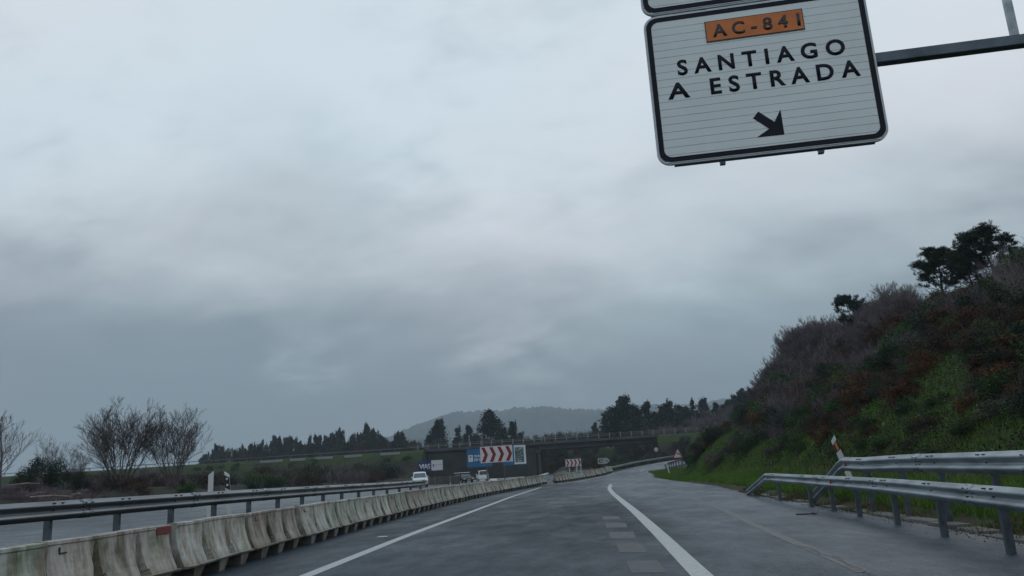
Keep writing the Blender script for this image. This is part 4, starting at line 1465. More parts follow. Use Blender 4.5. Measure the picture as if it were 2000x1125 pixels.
def bare_tree(seed, H=6.0, multi=3, wood='twig', maxd=5, spread=.5, up=.35, rmin=.008, kids=3, lean=.35, r0=.11):
    rs = np.random.RandomState(seed)
    trunk, twigs = [], []
    for k in range(multi):
        a = rs.rand() * 6.28
        d = (math.cos(a) * lean * rs.uniform(.4, 1), math.sin(a) * lean * rs.uniform(.4, 1), 1)
        segs = []
        branch(segs, rs, (rs.randn() * .1, rs.randn() * .1, -.2), d, H * .34, r0 / multi ** .4, 0, maxd, spread, up, kids, 4, rmin)
        trunk += segs[:4]; twigs += segs[4:]
    top = max(s[1][2] for s in twigs)
    k = H / top
    t = np_mesh('trunk', sticks(trunk) * k, 4, [M[wood]])
    c = np_mesh('crown', sticks(twigs) * k, 4, [M[wood]])
    return t, c


def fine_tree(seed, H, stems, lean, nb, wood='twig', rmin=.008):
    """stems that fan out from one stool, with long thin side shoots that all sweep upwards"""
    rs = np.random.RandomState(seed); trunk = []; tw = []
    def shoot(p, d, l, r, lvl):
        n = 6; p = np.array(p, float); d = np.array(d, float); d /= np.linalg.norm(d); st = l / n; pts = []
        for i in range(n):
            q = p + d * st
            (trunk if lvl == 0 and i < 2 else tw).append((p, q, max(rmin, r * (1 - i / n * .85)), max(rmin, r * (1 - (i + 1) / n * .85))))
            pts.append((p, d.copy(), i)); p = q
            d = d + rs.randn(3) * (.05 if lvl < 2 else .09); d[2] += .055 if lvl else .03; d /= np.linalg.norm(d)
        if lvl >= 3: return
        m = (nb, 7, 5)[lvl]
        for k in range(m):
            t = rs.uniform(.30 if lvl == 0 else .12, .98); i = min(n - 1, int(t * n)); b, bd, _ = pts[i]
            b = b + bd * st * (t * n - i)
            a = rs.randn(3); a -= bd * a.dot(bd); a /= np.linalg.norm(a)
            s_ = rs.uniform(.3, .85)
            nd = bd * math.cos(s_) + a * math.sin(s_); nd[2] = abs(nd[2]) * .8 + .25
            shoot(b, nd, l * rs.uniform(.38, .68) * (1.15 - .55 * t), r * .38 * (1 - t * .5), lvl + 1)
    for k in range(stems):
        a = 2.4 * k + rs.rand() * .5; ln = lean * (.08 + 1.0 * ((k + .3) / stems) ** .7) if stems > 1 else lean
        shoot((math.cos(a) * .12, math.sin(a) * .12, -.2), (math.cos(a) * ln, math.sin(a) * ln, 1), H * rs.uniform(.88, 1.0) * (1 - .22 * ln), .07 if stems > 1 else .12, 0)
    k = H / max(s[1][2] for s in tw)
    return np_mesh('trunk', sticks(trunk) * k, 4, [M[wood]]), np_mesh('crown', sticks(tw) * k, 4, [M[wood]])


def pine(seed, H=7.0):
    rs = np.random.RandomState(seed)
    segs = []; tips = []
    p = np.array([0, 0, -.3]); d = np.array([rs.uniform(-.12, .12), 0, 1])
    n = 10; pts = []
    for i in range(n):
        q = p + d * (H * .9 / n); segs.append((p, q, .16 * (1 - i / n * .8), .16 * (1 - (i + 1) / n * .8))); p = q; pts.append(p)
        d = d + rs.randn(3) * .06; d[2] = 1; d /= np.linalg.norm(d)
    bsegs = []
    for i, pt in enumerate(pts):
        if i < 3: continue
        for k in range(5):
            a = rs.rand() * 6.28
            l = H * (.34 - .22 * ((i - 3) / (n - 4)) ** 1.3) * rs.uniform(.7, 1.2)
            branch(bsegs, rs, pt, (math.cos(a), math.sin(a), rs.uniform(.1, .6)), l * .6, .045, 1, 3, .5, .35, 3, 3, .012, tips, .12)
    L_ = []
    for p, d in tips:
        for k in range(2):
            c0 = p - d * rs.uniform(0, .3) + rs.randn(3) * .09
            m_ = 20
            dirs = rs.randn(m_, 3) + d * 1.1 + np.array([0, 0, .5]); dirs /= np.linalg.norm(dirs, axis=1, keepdims=True)
            ln = rs.uniform(.16, .34, (m_, 1))
            sd_ = np.cross(dirs, rs.randn(m_, 3)); sd_ /= np.linalg.norm(sd_, axis=1, keepdims=True)
            b0 = c0 + rs.randn(m_, 3) * .05
            L_.append(np.stack([b0 - sd_ * .012, b0 + sd_ * .012, b0 + dirs * ln + sd_ * .016, b0 + dirs * ln - sd_ * .016], 1))
    L_ = np.concatenate(L_)
    top = L_[..., 2].max(); k = H / top
    return np_mesh('trunk', sticks(segs + bsegs) * k, 4, [M['bark']]), np_mesh('crown', L_ * k, 4, [M['pine']])


def euc(seed, H=14.0, wd=7.0, lm='euc', clumps=46, leaves=85, ls=.30, pointed=.5):
    """tall uneven tree of separate leaf clumps with gaps"""
    rs = np.random.RandomState(seed)
    segs = []
    p = np.array([0, 0, -.5]); d = np.array([rs.uniform(-.05, .05), 0, 1.])
    pts = []
    for i in range(9):
        q = p + d * (H * .88 / 9); segs.append((p, q, .24 * (1 - i / 9 * .85), .24 * (1 - (i + 1) / 9 * .85))); p = q; pts.append(p)
        d = d + rs.randn(3) * .05; d[2] = 1
    L_ = []
    for c in range(clumps):
        t = rs.rand() ** 1.05
        pp = min(1, pointed)
        env = min(1, (t + .2) / .42) * ((1 - pp) * math.sqrt(max(0, 1 - t ** 2.4)) + pp * (1 - t) ** .78)
        a = rs.rand() * 6.28; rad = wd / 2 * env * rs.uniform(.2, 1.12)
        z = H * (.22 - .1 * pp + (.74 + .1 * pp) * t) + rs.randn() * H * .012
        cc = np.array([math.cos(a) * rad, math.sin(a) * rad, z])
        base = pts[min(8, max(0, int((z / H - .12) * 9)))]
        segs.append((base, cc, .07, .03))
        sz = wd * rs.uniform(.06, .14) * (1.1 - .75 * t)
        cl = rs.randn(leaves, 3) * np.array([sz, sz, sz * .8]) + cc
        cl[:, 2] -= np.abs(rs.randn(leaves)) * sz * .5
        L_.append(leaf_quads(cl, ls, rs))
    # leader
    cl = rs.randn(leaves, 3) * np.array([wd * .03, wd * .03, H * .045]) + np.array([pts[-1][0], pts[-1][1], H * .93])
    L_.append(leaf_quads(cl, ls * .9, rs))
    L_ = np.concatenate(L_)
    k = H / L_[..., 2].max()
    return np_mesh('trunk', sticks(segs), 4, [M['bark']]), np_mesh('crown', L_ * np.array([1, 1, k]), 4, [M[lm]])


def shrub(seed, mat, rad=1.2, h=1.3, n=900, size=.09, twigs=20, wood='twig', aspect=.5, name='foliage'):
    rs = np.random.RandomState(seed)
    # lumpy volume: several sub-clumps
    cs = []
    k = 9
    for i in range(k):
        a = rs.rand() * 6.28; r_ = rad * rs.uniform(.1, .75)
        cs.append((math.cos(a) * r_, math.sin(a) * r_, h * rs.uniform(.15, .75), rad * rs.uniform(.22, .42)))
    cs = np.array(cs); pick = rs.randint(0, k, n)
    dirs = rs.randn(n, 3); dirs /= np.linalg.norm(dirs, axis=1, keepdims=True)
    rr = cs[pick, 3:4] * rs.uniform(.35, 1.15, (n, 1))
    C_ = cs[pick, :3] + dirs * rr * np.array([1, 1, .95])
    C_ = C_[C_[:, 2] > -.25]
    L_ = leaf_quads(C_, size, rs, 0, aspect)
    segs = []
    for i in range(twigs):
        a = rs.rand() * 6.28
        d = (math.cos(a) * rs.uniform(.2, 1), math.sin(a) * rs.uniform(.2, 1), 1)
        branch(segs, rs, (rs.randn() * .1, rs.randn() * .1, -.2), d, h * .7, .012, 0, 1, .5, .2, 2, 3, .004)
    return np_mesh('stems', sticks(segs), 4, [M[wood]]), np_mesh(name, L_, 4, [mat])


def brush(seed, wood, h=1.6, stems=26, rmin=.006):
    rs = np.random.RandomState(seed)
    a_, b_ = [], []
    for i in range(stems):
        a = rs.rand() * 6.28; rr = rs.rand() * .45
        d = (math.cos(a) * rs.uniform(.1, .8), math.sin(a) * rs.uniform(.1, .8), 1)
        s = []
        branch(s, rs, (math.cos(a) * rr, math.sin(a) * rr, -.2), d, h * .55, .014, 0, 2, .45, .25, 3, 3, rmin)
        a_ += s[:3]; b_ += s[3:]
    return np_mesh('stems', sticks(a_), 4, [M[wood]]), np_mesh('twigs', sticks(b_), 4, [M[wood]])


def put(name, pair, loc, label, cat, group=None, s=1.0, rz=None, rnd=random):
    r = empty(name, loc, rnd.uniform(0, 6.28) if rz is None else rz, label, cat, group)
    r.scale = s if isinstance(s, tuple) else (s, s, s)
    for me in pair:
        if me is not None: link(me.name.split('.')[0], me, r)
    return r


rv = random.Random(11)
# ------------------------------------------------------------------ left verge: bare trees, dark shrub, log pile
BT = [fine_tree(21 + i, 6.0, mu, ln, nb) for i, (mu, ln, nb) in enumerate(((1, .12, 22), (11, .62, 11), (4, .5, 12), (8, .60, 11)))]
def by_px(px, Y, top):
    p = at(px, top, Y); g_ = hz(p.x, Y); return (p.x, Y, g_), p.z - g_
for px, Y, top, v, sx, lab in ((18, 44, 782, 0, 1.0, 'tall thin bare tree at the far left edge of the photo'),
                               (242, 52, 776, 1, 1.05, 'widest bare multi-stemmed tree, centre of the left verge'),
                               (345, 54, 790, 3, .95, 'bare multi-stemmed tree just right of the widest one'),
                               (150, 58, 862, 2, 1.0, 'small bare tree left of the widest one'),
                               (98, 45, 845, 2, .8, 'short bare tree rising through the dark evergreen bush')):
    loc, H = by_px(px, Y, top)
    put('bare_tree', BT[v], loc, lab, 'tree', None, (H / 6 * sx, H / 6 * sx, H / 6), rnd=rv)
SHG = [shrub(40 + i, M['leaf_green'], 1.2, 1.3, 3600, .046) for i in range(3)]
SHD = [shrub(50 + i, M['leaf_dark'], 1.2, 1.5, 4200, .042, twigs=24) for i in range(3)]
SHR = [shrub(60 + i, M['leaf_rust'], 1.0, 1.1, 3200, .055, aspect=.28) for i in range(3)]
SHB = [shrub(70 + i, M['leaf_brown'], 1.2, 1.3, 3400, .042, twigs=26, aspect=.35) for i in range(3)]
SHY = [shrub(75 + i, M['leaf_yellow'], 1.2, 1.2, 3400, .044) for i in range(2)]
SHM = [shrub(80 + i, M['leaf_bramble'], 1.2, .9, 3000, .042, twigs=22, wood='twig_pale') for i in range(3)]
BRP = [brush(90 + i, 'twig_purple') for i in range(3)]
BRG = [brush(95 + i, 'twig_pale') for i in range(2)]
for px, Y, top, sc_, lab in ((96, 43, 872, 1.0, 'dark evergreen bush with upright tips between the bare trees'), (60, 41, 895, .9, 'dark round bush left of the upright evergreen bush'),
                             (150, 46, 905, .9, 'low dark bush right of the upright evergreen bush')):
    loc, H = by_px(px, Y, top)
    put('bush', SHD[px % 3], loc, lab, 'bush', None, (H / 1.5 * .55, H / 1.5 * .55, H / 1.45 * .78), rnd=rv)
for i in range(8):
    px = [60, 85, 110, 100, 130, 70, 150, 45][i]; p = at(px, 962, 31 + i * .9)
    g_ = hz(p.x, p.y)
    a = rv.uniform(-.35, .35) if i != 4 else 1.0
    l = rv.uniform(.45, .95)
    mb = MB(); mb.tube((-l, 0, 0), (l * .2, .05, .05), .04, .035, 10); mb.tube((l * .19, .05, .05), (l, -.03, .0), .035, .02, 10)
    o = mb.build('log', M['log']); o.location = (p.x, p.y, g_ + .34 + .10 * (i % 4)); o.rotation_euler = (0, rv.uniform(-.2, .2), a * 2)
    tag(o, 'pale cut log lying in the brush pile on the left verge', 'log', 'logs in the brush pile')
for i in range(10):
    p = at(20 + i * 17, 965, 34 + rv.random() * 4)
    r = put('brush_pile', BRP[i % 3], (p.x, p.y, hz(p.x, p.y) + .1), 'heap of cut twigs among the logs on the left verge', 'brush', 'cut brush under the bare trees', (.75, .75, .38), rnd=rv)

# scrub along the left verge and on the embankment slope
cnt = 0
rows = []
for i in range(190):
    y = rv.uniform(34, 176); x = -24.0 - rv.random() ** 1.4 * 24 - (y - 30) * .02
    if x / y > -.236: continue
    rows.append((x, y))
for i in range(150):
    x = rv.uniform(-140, -40); y = rv.uniform(174, 188.5)
    if -45 < x < -24 and y < 182: continue
    rows.append((x, y))
for i in range(70):
    x = rv.uniform(18.5, 60); y = rv.uniform(172, 188.5); rows.append((x, y))
ZR = height(np.array([r_[0] for r_ in rows]), np.array([r_[1] for r_ in rows]))
for (x, y), z in zip(rows, ZR):
    k = rv.random()
    if y > 185.5: fam, lb, nm, gp = SHG, 'green bush near the crest of the bridge embankment', 'green_bush', 'green bushes on the embankment crest'
    elif k < .40: fam, lb, nm, gp = SHB, 'red-brown leafless scrub bush on the left verge and embankment', 'scrub_bush', 'red-brown scrub by the motorway'
    elif k < .62: fam, lb, nm, gp = BRP, 'bare purplish thicket bush beside the motorway', 'thicket', 'bare thickets by the motorway'
    elif k < .84: fam, lb, nm, gp = SHD, 'dark evergreen bush by the motorway foot of the embankment', 'dark_bush', 'dark bushes by the motorway'
    else: fam, lb, nm, gp = SHG, 'green bush among the brown scrub by the motorway', 'green_bush', 'green bushes in the motorway scrub'
    s = rv.uniform(.8, 1.5) * (1.35 if y > 100 else .85) * (.45 if y > 184 else 1)
    if y < 60: s *= .72
    put(nm, fam[cnt % len(fam)], (x, y, z), lb, 'bush', gp, (s * 1.25, s * 1.25, s), rnd=rv)
    cnt += 1

# mound plants in front of the bridge and under it
for i in range(16):
    x = rv.uniform(-7.5, 3.0); y = rv.uniform(140, 160)
    fam = (SHB, SHR, SHD, SHB)[i % 4]
    put('mound_bush', fam[i % 3], (x, y, hz(x, y)), 'brownish bush on the earth mound behind the small chevron board', 'bush', 'bushes on the mound before the bridge', rv.uniform(.9, 1.5), rnd=rv)
for i in range(60):
    x = rv.uniform(-20, 15); y = rv.uniform(196, 226)
    fam = (SHD, SHB, SHD, SHD)[i % 4]
    put('dark_bush', fam[i % 3], (x, y, hz(x, y)), 'dark bush seen in the shade beyond the bridge opening', 'bush', 'bushes beyond the bridge', rv.uniform(1.8, 3.0), rnd=rv)
for i in range(80):
    x = rv.uniform(2.5, 40); y = rv.uniform(148, 186)
    if (x - 9.3) * .62 - (y - 137.5) * .78 > -3.2 and x > 8: continue
    if y < 150 + (x - 9) * .75: continue
    fam = (SHD, SHB, SHG, SHD)[i % 4]
    put('ramp_bush', fam[i % 3], (x, y, hz(x, y)), 'dark bush on the slope behind the exit ramp rail', 'bush', 'bushes behind the exit ramp', rv.uniform(1.0, 1.8), rnd=rv)

# ------------------------------------------------------------------ far trees
EU = [euc(100 + i, 14, wd, clumps=62, leaves=95, ls=.36, pointed=pt) for i, (wd, pt) in enumerate(((9, .7), (10.5, .5), (7.5, .9), (12, .8)))]
CO = [euc(120 + i, 14, wd, 'conifer', clumps=52, leaves=90, ls=.34, pointed=pt) for i, (wd, pt) in enumerate(((7.5, .95), (6.5, 1.0), (9, .9), (8.5, .8)))]
trees = [(855, 262, 813, 3, 'E', .85, 'rounded dark eucalyptus left of the tall one behind the bridge'),
         (893, 270, 826, 1, 'C', .8, 'slim pointed tree between the two larger eucalyptus behind the bridge'),
         (914, 268, 825, 0, 'C', .95, 'pointed tree touching the tall eucalyptus on its left behind the bridge'),
         (955, 258, 794, 3, 'E', 1.0, 'tallest eucalyptus behind the middle of the bridge'),
         (981, 266, 833, 2, 'C', .9, 'lower dark tree right beside the tallest eucalyptus'),
         (1000, 266, 820, 0, 'E', .7, 'upright dark tree right of the tallest eucalyptus'),
         (1016, 268, 838, 1, 'C', .8, 'small pointed tree at the right end of the bridge-back group'),
         (838, 266, 848, 2, 'C', .8, 'low dark tree at the left foot of the rounded eucalyptus'),
         (1161, 250, 822, 2, 'E', .35, 'slender lone tree in front of the big dark tree'),
         (1213, 232, 766, 3, 'E', 1.15, 'big dark conical tree right of the hill, above the bridge'),
         (1185, 236, 800, 1, 'E', .8, 'dark tree on the left shoulder of the big conical tree'),
         (1240, 236, 792, 0, 'E', .9, 'dark tree on the right shoulder of the big conical tree'),
         (1261, 250, 777, 0, 'C', 1.1, 'paler pointed tree just right of the big dark tree'),
         (1298, 240, 785, 1, 'E', 1.0, 'dark round-topped tree between two pointed trees on the right ridge'),
         (1278, 246, 800, 3, 'E', .8, 'dense dark tree left of the round-topped tree'),
         (1306, 262, 771, 1, 'C', .8, 'narrow spire rising behind the round-topped tree'),
         (1325, 262, 787, 2, 'C', .8, 'low pointed tree right of the narrow spire'),
         (1350, 260, 771, 1, 'C', .8, 'left one of a pair of slim trees on the right ridge'),
         (1371, 262, 775, 2, 'C', .9, 'right one of a pair of slim trees on the right ridge'),
         (1448, 240, 756, 1, 'E', .7, 'rounded dark tree on the right ridge skyline'),
         (1476, 244, 743, 1, 'C', .8, 'pointed tree highest on the right ridge skyline'),
         (1396, 256, 782, 0, 'C', .9, 'broad dark tree just right of the pair of slim trees'),
         (1420, 250, 777, 3, 'E', .8, 'dark tree between the pair of slim trees and the rounded skyline tree'),
         (1434, 246, 768, 2, 'C', .7, 'small pointed tree touching the rounded skyline tree'),
         (1463, 246, 754, 0, 'C', .8, 'pointed tree between the rounded skyline tree and the highest pointed one'),
         (1497, 240, 752, 2, 'C', .8, 'dark tree right of the highest pointed skyline tree, beside the bank'),
         (1338, 252, 790, 3, 'E', .8, 'broad dark tree left of the pair of slim trees')]
for px, Y, top, v, kd, sx, lab in trees:
    loc, H = by_px(px, Y, top)
    pr = (EU if kd == 'E' else CO)[v]
    put('eucalyptus_tree' if kd == 'E' else 'pointed_tree', pr, loc, lab, 'tree', None, (max(.6, sx) * (H / 14) ** .3, max(.6, sx) * (H / 14) ** .3, H / 14), rnd=rv)
# left tree line
sky_l = [(385, 905), (400, 880), (423, 862), (440, 872), (462, 868), (482, 862), (503, 856), (520, 850), (545, 846), (560, 852), (575, 845), (590, 858), (610, 843),
         (640, 846), (663, 829), (682, 850), (700, 834), (717, 822), (735, 836), (755, 850), (782, 838), (800, 858)]
tx = [p[0] for p in sky_l]; ty = [p[1] for p in sky_l]
px = 380.0; i = 0
while px < 812:
    jit = rv.choice([0, 0, 4, 8, 14])
    top = float(np.interp(px, tx, ty)) + jit
    Y = rv.uniform(285, 345)
    loc, H = by_px(px, Y, top)
    if H > 3:
        kd = rv.random() < .25
        pr = (EU[0], EU[2], EU[3])[rv.randrange(3)] if kd else CO[rv.randrange(3)]
        s = rv.uniform(.38, .72)
        put('line_tree', pr, loc, 'dark tree in the distant tree line left of the bridge', 'tree', 'trees of the distant left tree line', (s, s, H / 14), rnd=rv)
    px += rv.uniform(3.2, 7.0); i += 1
# low growth closing the foot of the tree lines
for i in range(60):
    px = rv.uniform(400, 1290) if i > 14 else rv.uniform(1020, 1160)
    Y = rv.uniform(222, 250)
    top = rv.uniform(848, 868) - (px - 840) * .035 + (8 if px < 700 else 0)
    loc, H = by_px(px, Y, top)
    put('undergrowth_bush', (SHD, SHB, SHD)[i % 3][i % 3], loc, 'low dark bush along the foot of the trees behind the overpass', 'bush', 'bushes behind the overpass road', (2.4, 2.4, max(1.0, H / 1.4)), rnd=rv)
# right ridge woodland of bare purplish trees
BTP = [bare_tree(140 + i, 7, multi=3, wood='twig_purple', maxd=5, spread=.5, up=.3, rmin=.022, lean=.45) for i in range(3)]
BTG = [fine_tree(150 + i, 7, 7, .6, 15, 'twig_pale', .014) for i in range(3)]
for i in range(95):
    px = rv.uniform(1255, 1585)
    skyl = float(np.interp(px, [1250, 1300, 1380, 1440, 1500, 1600], [828, 818, 795, 785, 770, 742]))
    Y = rv.uniform(212, 262)
    top = skyl + rv.uniform(0, 45) * ((262 - Y) / 50)
    loc, H = by_px(px, Y, top)
    H = max(3.5, H)
    s = rv.uniform(.9, 1.25)
    put('bare_woodland_tree', BTP[i % 3], loc, 'purplish leafless tree in the wood on the right ridge', 'tree', 'leafless wood on the right ridge', (s, s, H / 7), rnd=rv)

# ------------------------------------------------------------------ right bank
PN = [pine(160 + i, 7) for i in range(3)]
def bank_tree(nm, pr, px, Y, top, lab, sx=1.0, base=7.0, grp=None):
    loc, H = by_px(px, Y, top)
    s = H / base
    return put(nm, pr, loc, lab, 'tree', grp, (s * sx, s * sx, s), rnd=rv)
bank_tree('pine_tree', PN[0], 1925, 47, 436, 'largest dark pine at the top of the bank, right edge of the skyline', 1.45)
bank_tree('pine_tree', PN[1], 1828, 53, 478, 'dark spreading pine left of the largest one on top of the bank', 1.35)
bank_tree('pine_tree', PN[0], 1885, 50, 480, 'pine squeezed between the two bigger pines on the bank', 1.1)
bank_tree('pine_tree', PN[2], 1985, 46, 478, 'pine cut by the right edge of the photo', 1.2)
bank_tree('pine_tree', PN[2], 1655, 76, 570, 'isolated small round pine halfway up the bank skyline', 1.0)
for px, Y, top, sx, lab in ((1533, 96, 662, .8, 'grey leafless tree at the far left tip of the bank'), (1560, 94, 622, .85, 'grey leafless tree, second from the tip of the bank'),
                            (1590, 90, 612, .85, 'tall grey leafless tree left of the small round pine'), (1622, 86, 606, .8, 'grey leafless tree touching the small round pine'),
                            (1700, 74, 575, .8, 'leafless tree just right of the small round pine'), (1735, 70, 548, .75, 'tallest pale leafless tree between the pines'),
                            (1768, 66, 552, .75, 'pale leafless tree left of the spreading pine'), (1515, 101, 700, .7, 'small grey leafless tree at the tip foot of the bank')):
    bank_tree('leafless_tree', BTG[px % 3], px, Y, top, lab, sx)
for i in range(34):
    y = rv.uniform(66, 108); x = rv.uniform(17, 27)
    z = hz(x, y)
    put('thicket_tree', BTP[i % 3], (x, y, z), 'leafless purplish thicket tree on the upper part of the bank', 'tree', 'leafless thicket on the bank', (.6, .6, rv.uniform(.35, .52)), rnd=rv)

for i in range(26):
    y = rv.uniform(84, 112); x = float(np.interp(y, [0, 95, 103, 110, 118], [10.2, 10.6, 12, 14.2, 17])) + rv.uniform(.8, 4.5)
    fam = (SHD, SHB, SHG, SHR)[i % 4]
    put('toe_bush', fam[i % 3], (x, y, hz(x, y)), 'mixed low bush where the grass meets the far part of the bank', 'bush', 'bushes along the far foot of the bank', rv.uniform(.8, 1.3), rnd=rv)
BTS = [fine_tree(170 + i, 7, 8, .5, 16, 'twig_purple', .016) for i in range(3)]
for i in range(46):
    px = 1500 + 310 * rv.random() ** 1.1
    Y = float(np.interp(px, [1500, 1600, 1700, 1800], [101, 88, 76, 64])) + rv.uniform(-9, 3)
    top = float(np.interp(px, [1495, 1515, 1535, 1560, 1600, 1650, 1700, 1750, 1810], [735, 680, 645, 618, 606, 612, 585, 560, 575])) + abs(rv.gauss(0, 26))
    loc, H = by_px(px, Y, top)
    if H > 1.5:
        put('skyline_tree', BTS[i % 3], loc, 'purplish-grey leafless tree in the tall thicket at the left end of the bank', 'tree', 'tall leafless thicket at the left end of the bank', (H / 7 * .85, H / 7 * .85, H / 7), rnd=rv)
# shrubs over the bank
cands = []
for i in range(620):
    y = 14 + 110 * rv.random() ** 1.05
    toe = float(np.interp(y, [0, 95, 103, 110, 118, 130], [9.6, 10.2, 12, 14, 17.5, 24]))
    x = toe + (1.5 + max(0, 34 - y) * .035 if y < 95 else .8) + 17.5 * rv.random() ** .95
    cands.append((x, y, toe))
ZR = height(np.array([c[0] for c in cands]), np.array([c[1] for c in cands]))
WB = wob(np.array([c[0] for c in cands]), np.array([c[1] for c in cands]), .28)
for i, ((x, y, toe), z) in enumerate(zip(cands, ZR)):
    wv = WB[i]; k = rv.random(); s_ = x - toe
    if wv > .42 and k < .8:
        if k < .5 and s_ < 9: continue                                 # open grass patches
        fam, nm, lb, gp = SHG, 'green_bush', 'bright green bush among the grass patches of the bank', 'green bushes on the bank'
    elif wv < -.30 and k < .8: fam, nm, lb, gp = (SHR if k < .42 else SHB), 'bracken', 'rusty brown bracken clump on the bank', 'bracken clumps on the bank'
    elif k < .22: fam, nm, lb, gp = SHR, 'bracken', 'rusty brown bracken clump on the bank', 'bracken clumps on the bank'
    elif k < .40: fam, nm, lb, gp = SHM, 'bramble', 'low bramble with pale dead leaves on the bank', 'brambles on the bank'
    elif k < .43: fam, nm, lb, gp = SHY, 'yellow_bush', 'yellowing bush standing out on the bank', 'yellowing bushes on the bank'
    elif k < .68: fam, nm, lb, gp = SHD, 'gorse_bush', 'dark green gorse bush on the bank', 'gorse bushes on the bank'
    elif k < .88: fam, nm, lb, gp = SHG, 'green_bush', 'bright green bush among the grass patches of the bank', 'green bushes on the bank'
    else: fam, nm, lb, gp = (BRP if k < .96 else BRG), 'twig_thicket', 'knee-high tangle of bare twigs on the bank', 'bare twig tangles on the bank'
    sc_ = rv.uniform(.6, 1.15) * (1 + .25 * (y > 60) + .02 * s_)
    if s_ < 3: sc_ *= .72
    r = put(nm, fam[i % len(fam)], (x, y, z - .05), lb, 'bush', gp, (sc_ * 1.15, sc_ * 1.15, sc_), rnd=rv)
for i in range(150):                                         # small growth low on the near slope
    y = 14 + 36 * rv.random() ** 1.2; s_ = .3 + 8.5 * rv.random() ** .8
    x = 10.0 + s_ + (.6 if y < 24 else 0)
    k = rv.random(); wv = float(wob(np.array([x]), np.array([y]), .8)[0])
    if wv > .15: fam, nm, lb, gp = SHG, 'green_bush', 'bright green bush among the grass patches of the bank', 'green bushes on the bank'
    elif k < .34: fam, nm, lb, gp = SHM, 'bramble', 'low bramble with pale dead leaves on the bank', 'brambles on the bank'
    elif k < .62: fam, nm, lb, gp = SHD, 'gorse_bush', 'dark green gorse bush on the bank', 'gorse bushes on the bank'
    elif k < .84: fam, nm, lb, gp = SHB, 'brown_bush', 'small red-brown bush low on the near slope of the bank', 'red-brown bushes low on the bank'
    else: fam, nm, lb, gp = SHR, 'bracken', 'rusty brown bracken clump on the bank', 'bracken clumps on the bank'
    sc_ = rv.uniform(.38, .72) + .03 * s_
    put(nm, fam[i % len(fam)], (x, y, hz(x, y) - .08), lb, 'bush', gp, (sc_ * 1.25, sc_ * 1.25, sc_ * .8), rnd=rv)
for i in range(24):                                          # denser hedge where the bank meets the ramp
    px = rv.uniform(1365, 1475); Y = rv.uniform(100, 128); p = at(px, 880, Y)
    fam = (SHD, SHB, SHR, SHG)[i % 4]
    put('ramp_side_bush', fam[i % 3], (p.x, Y, hz(p.x, Y)), 'tall mixed bush where the bank runs down to the ramp', 'bush', 'bushes at the far end of the bank', rv.uniform(1.2, 2.2), rnd=rv)

# ------------------------------------------------------------------ grass
def blades(name, n, fx, hmin, hmax, wd, mat, seed):
    rs = np.random.RandomState(seed)
    x, y = fx(rs, n)
    z = height(x, y)
    h = rs.uniform(hmin, hmax, len(x)); a = rs.rand(len(x)) * 6.28; ln = rs.uniform(.1, .7, len(x)) * h
    b = rs.rand(len(x)) * 6.28
    w2 = wd * (.6 + .8 * rs.rand(len(x))) * (1 + y / 60)
    P = np.stack([x, y, z - .02], 1); T = P + np.stack([np.cos(b) * ln, np.sin(b) * ln, h], 1)
    S = np.stack([np.cos(a) * w2, np.sin(a) * w2, 0 * a], 1)
    o = link(name, np_mesh(name, np.stack([P - S, P + S, T], 1), 3, [mat]))
    return tag(o, {'verge_grass': 'green grass covering the verge and the foot of the bank', 'dry_grass': 'yellowish dry grass tufts between the rail posts'}[name] , 'grass', None, 'stuff')


def fx_verge(rs, n):
    y = 9 + 100 * rs.rand(n) ** 1.25
    e = np.interp(y, [12, 35, 50, 95], [7.45, 7.6, 8.0, 8.0]) + .1 * np.sin(y * 1.7) + .08 * np.sin(y * 4.1)
    x = e + (rs.rand(n) ** 1.25) * np.interp(y, [10, 60, 100], [15, 13, 9])
    keep = wob(x, y, 1.6) + rs.rand(n) * 1.4 > -.25
    return x[keep], y[keep]


blades('verge_grass', 170000, fx_verge, .10, .34, .011, M['grass'], 1)


def fx_dry(rs, n):
    y = 9 + 30 * rs.rand(n); x = np.interp(y, [12, 35], [6.55, 6.95]) + rs.rand(n) ** 1.5 * 1.0
    keep = wob(x, y, 2.5) + rs.rand(n) * .5 > .32
    return x[keep], y[keep]


M['dry'] = foliage('dry_grass_blades', [(.06, .055, .025), (.10, .10, .035), (.16, .13, .06)], scale=1.2)
blades('dry_grass', 16000, fx_dry, .04, .20, .009, M['dry'], 2)

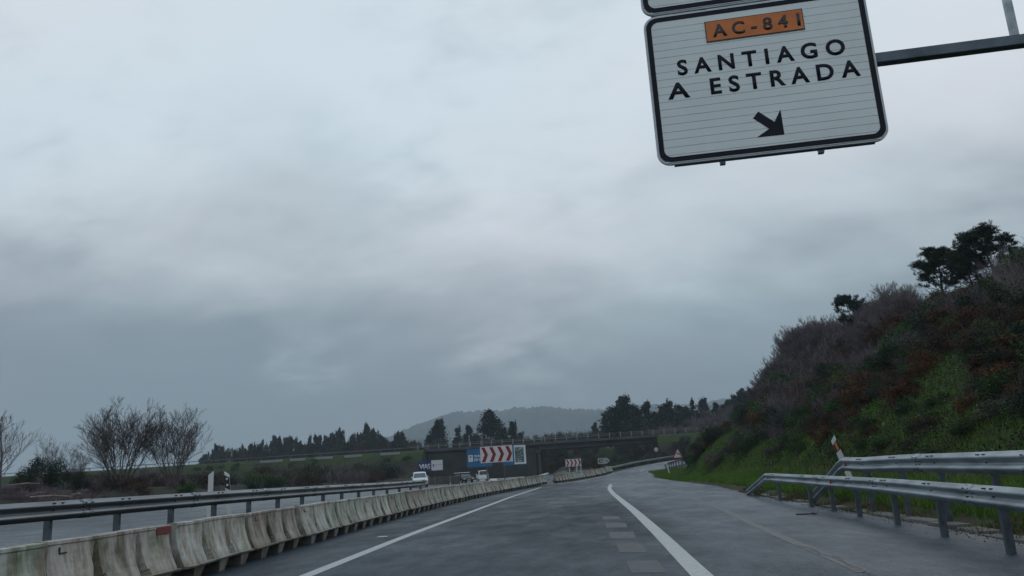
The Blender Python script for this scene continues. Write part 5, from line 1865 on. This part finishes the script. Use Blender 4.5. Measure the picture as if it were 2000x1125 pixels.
def litter_leaves(name, n, size, mat, label, seed, lim):
    rs = np.random.RandomState(seed)
    y = 12 + 95 * rs.rand(n) ** 1.3
    toe = np.interp(y, [0, 95, 103, 110], [9.6, 10.2, 12, 14]) + lim
    x = toe + 14 * rs.rand(n) ** 1.2
    keep = wob(x, y, .9) + rs.rand(n) * 1.0 > .35
    x, y = x[keep], y[keep]
    z = height(x, y) + np.abs(rs.randn(len(x))) * .16
    q = leaf_quads(np.stack([x, y, z], 1), size * (1 + y.mean() * 0), rs, .3, .6)
    o = link(name, np_mesh(name, q, 4, [mat]))
    return tag(o, label, 'undergrowth', None, 'stuff')


litter_leaves('undergrowth', 90000, .045, M['leaf_brown'], 'brown dead undergrowth between the bushes of the bank', 5, 1.0)
litter_leaves('ivy_leaves', 90000, .045, M['leaf_dark'], 'dark creeping leaves low on the bank between the bushes', 6, .6)
M['pale_leaf'] = simple('pale_fallen_leaves', (.26, .25, .22), .6, var=.4)
litter_leaves('pale_leaves', 2500, .05, M['pale_leaf'], 'scattered pale leaves and blossoms on the bank', 7, .3)

rs_ = np.random.RandomState(9)
yq = 9 + 28 * rs_.rand(9000); xq = np.interp(yq, [9, 14, 22, 36], [6.75, 6.85, 6.95, 7.0]) - np.abs(rs_.randn(9000)) * .26
kp = wob(xq, yq, 2.2) + rs_.rand(9000) * .8 > .3
xq, yq = xq[kp], yq[kp]
o = link('road_debris', np_mesh('road_debris', leaf_quads(np.stack([xq, yq, .012 + 0 * xq], 1), .013, rs_, .8, .7) * np.array([1, 1, 1]), 4, [M['leaf_brown']]))
tag(o, 'dark brown leaf debris gathered on the asphalt edge under the rail', 'debris', None, 'stuff')

# ------------------------------------------------------------------ haze
mb = MB(); mb.box(-2150, 2150, -60, 3050, -1.2, 260)
hm = bpy.data.materials.new('haze'); hm.use_nodes = True; hn = hm.node_tree; hn.nodes.clear()
ho = hn.nodes.new('ShaderNodeOutputMaterial'); hv = hn.nodes.new('ShaderNodeVolumePrincipled')
hv.inputs['Color'].default_value = (.72, .86, .97, 1); hv.inputs['Density'].default_value = .00036
hn.links.new(hv.outputs[0], ho.inputs['Volume'])
o = mb.build('haze', hm); tag(o, kind='stuff')
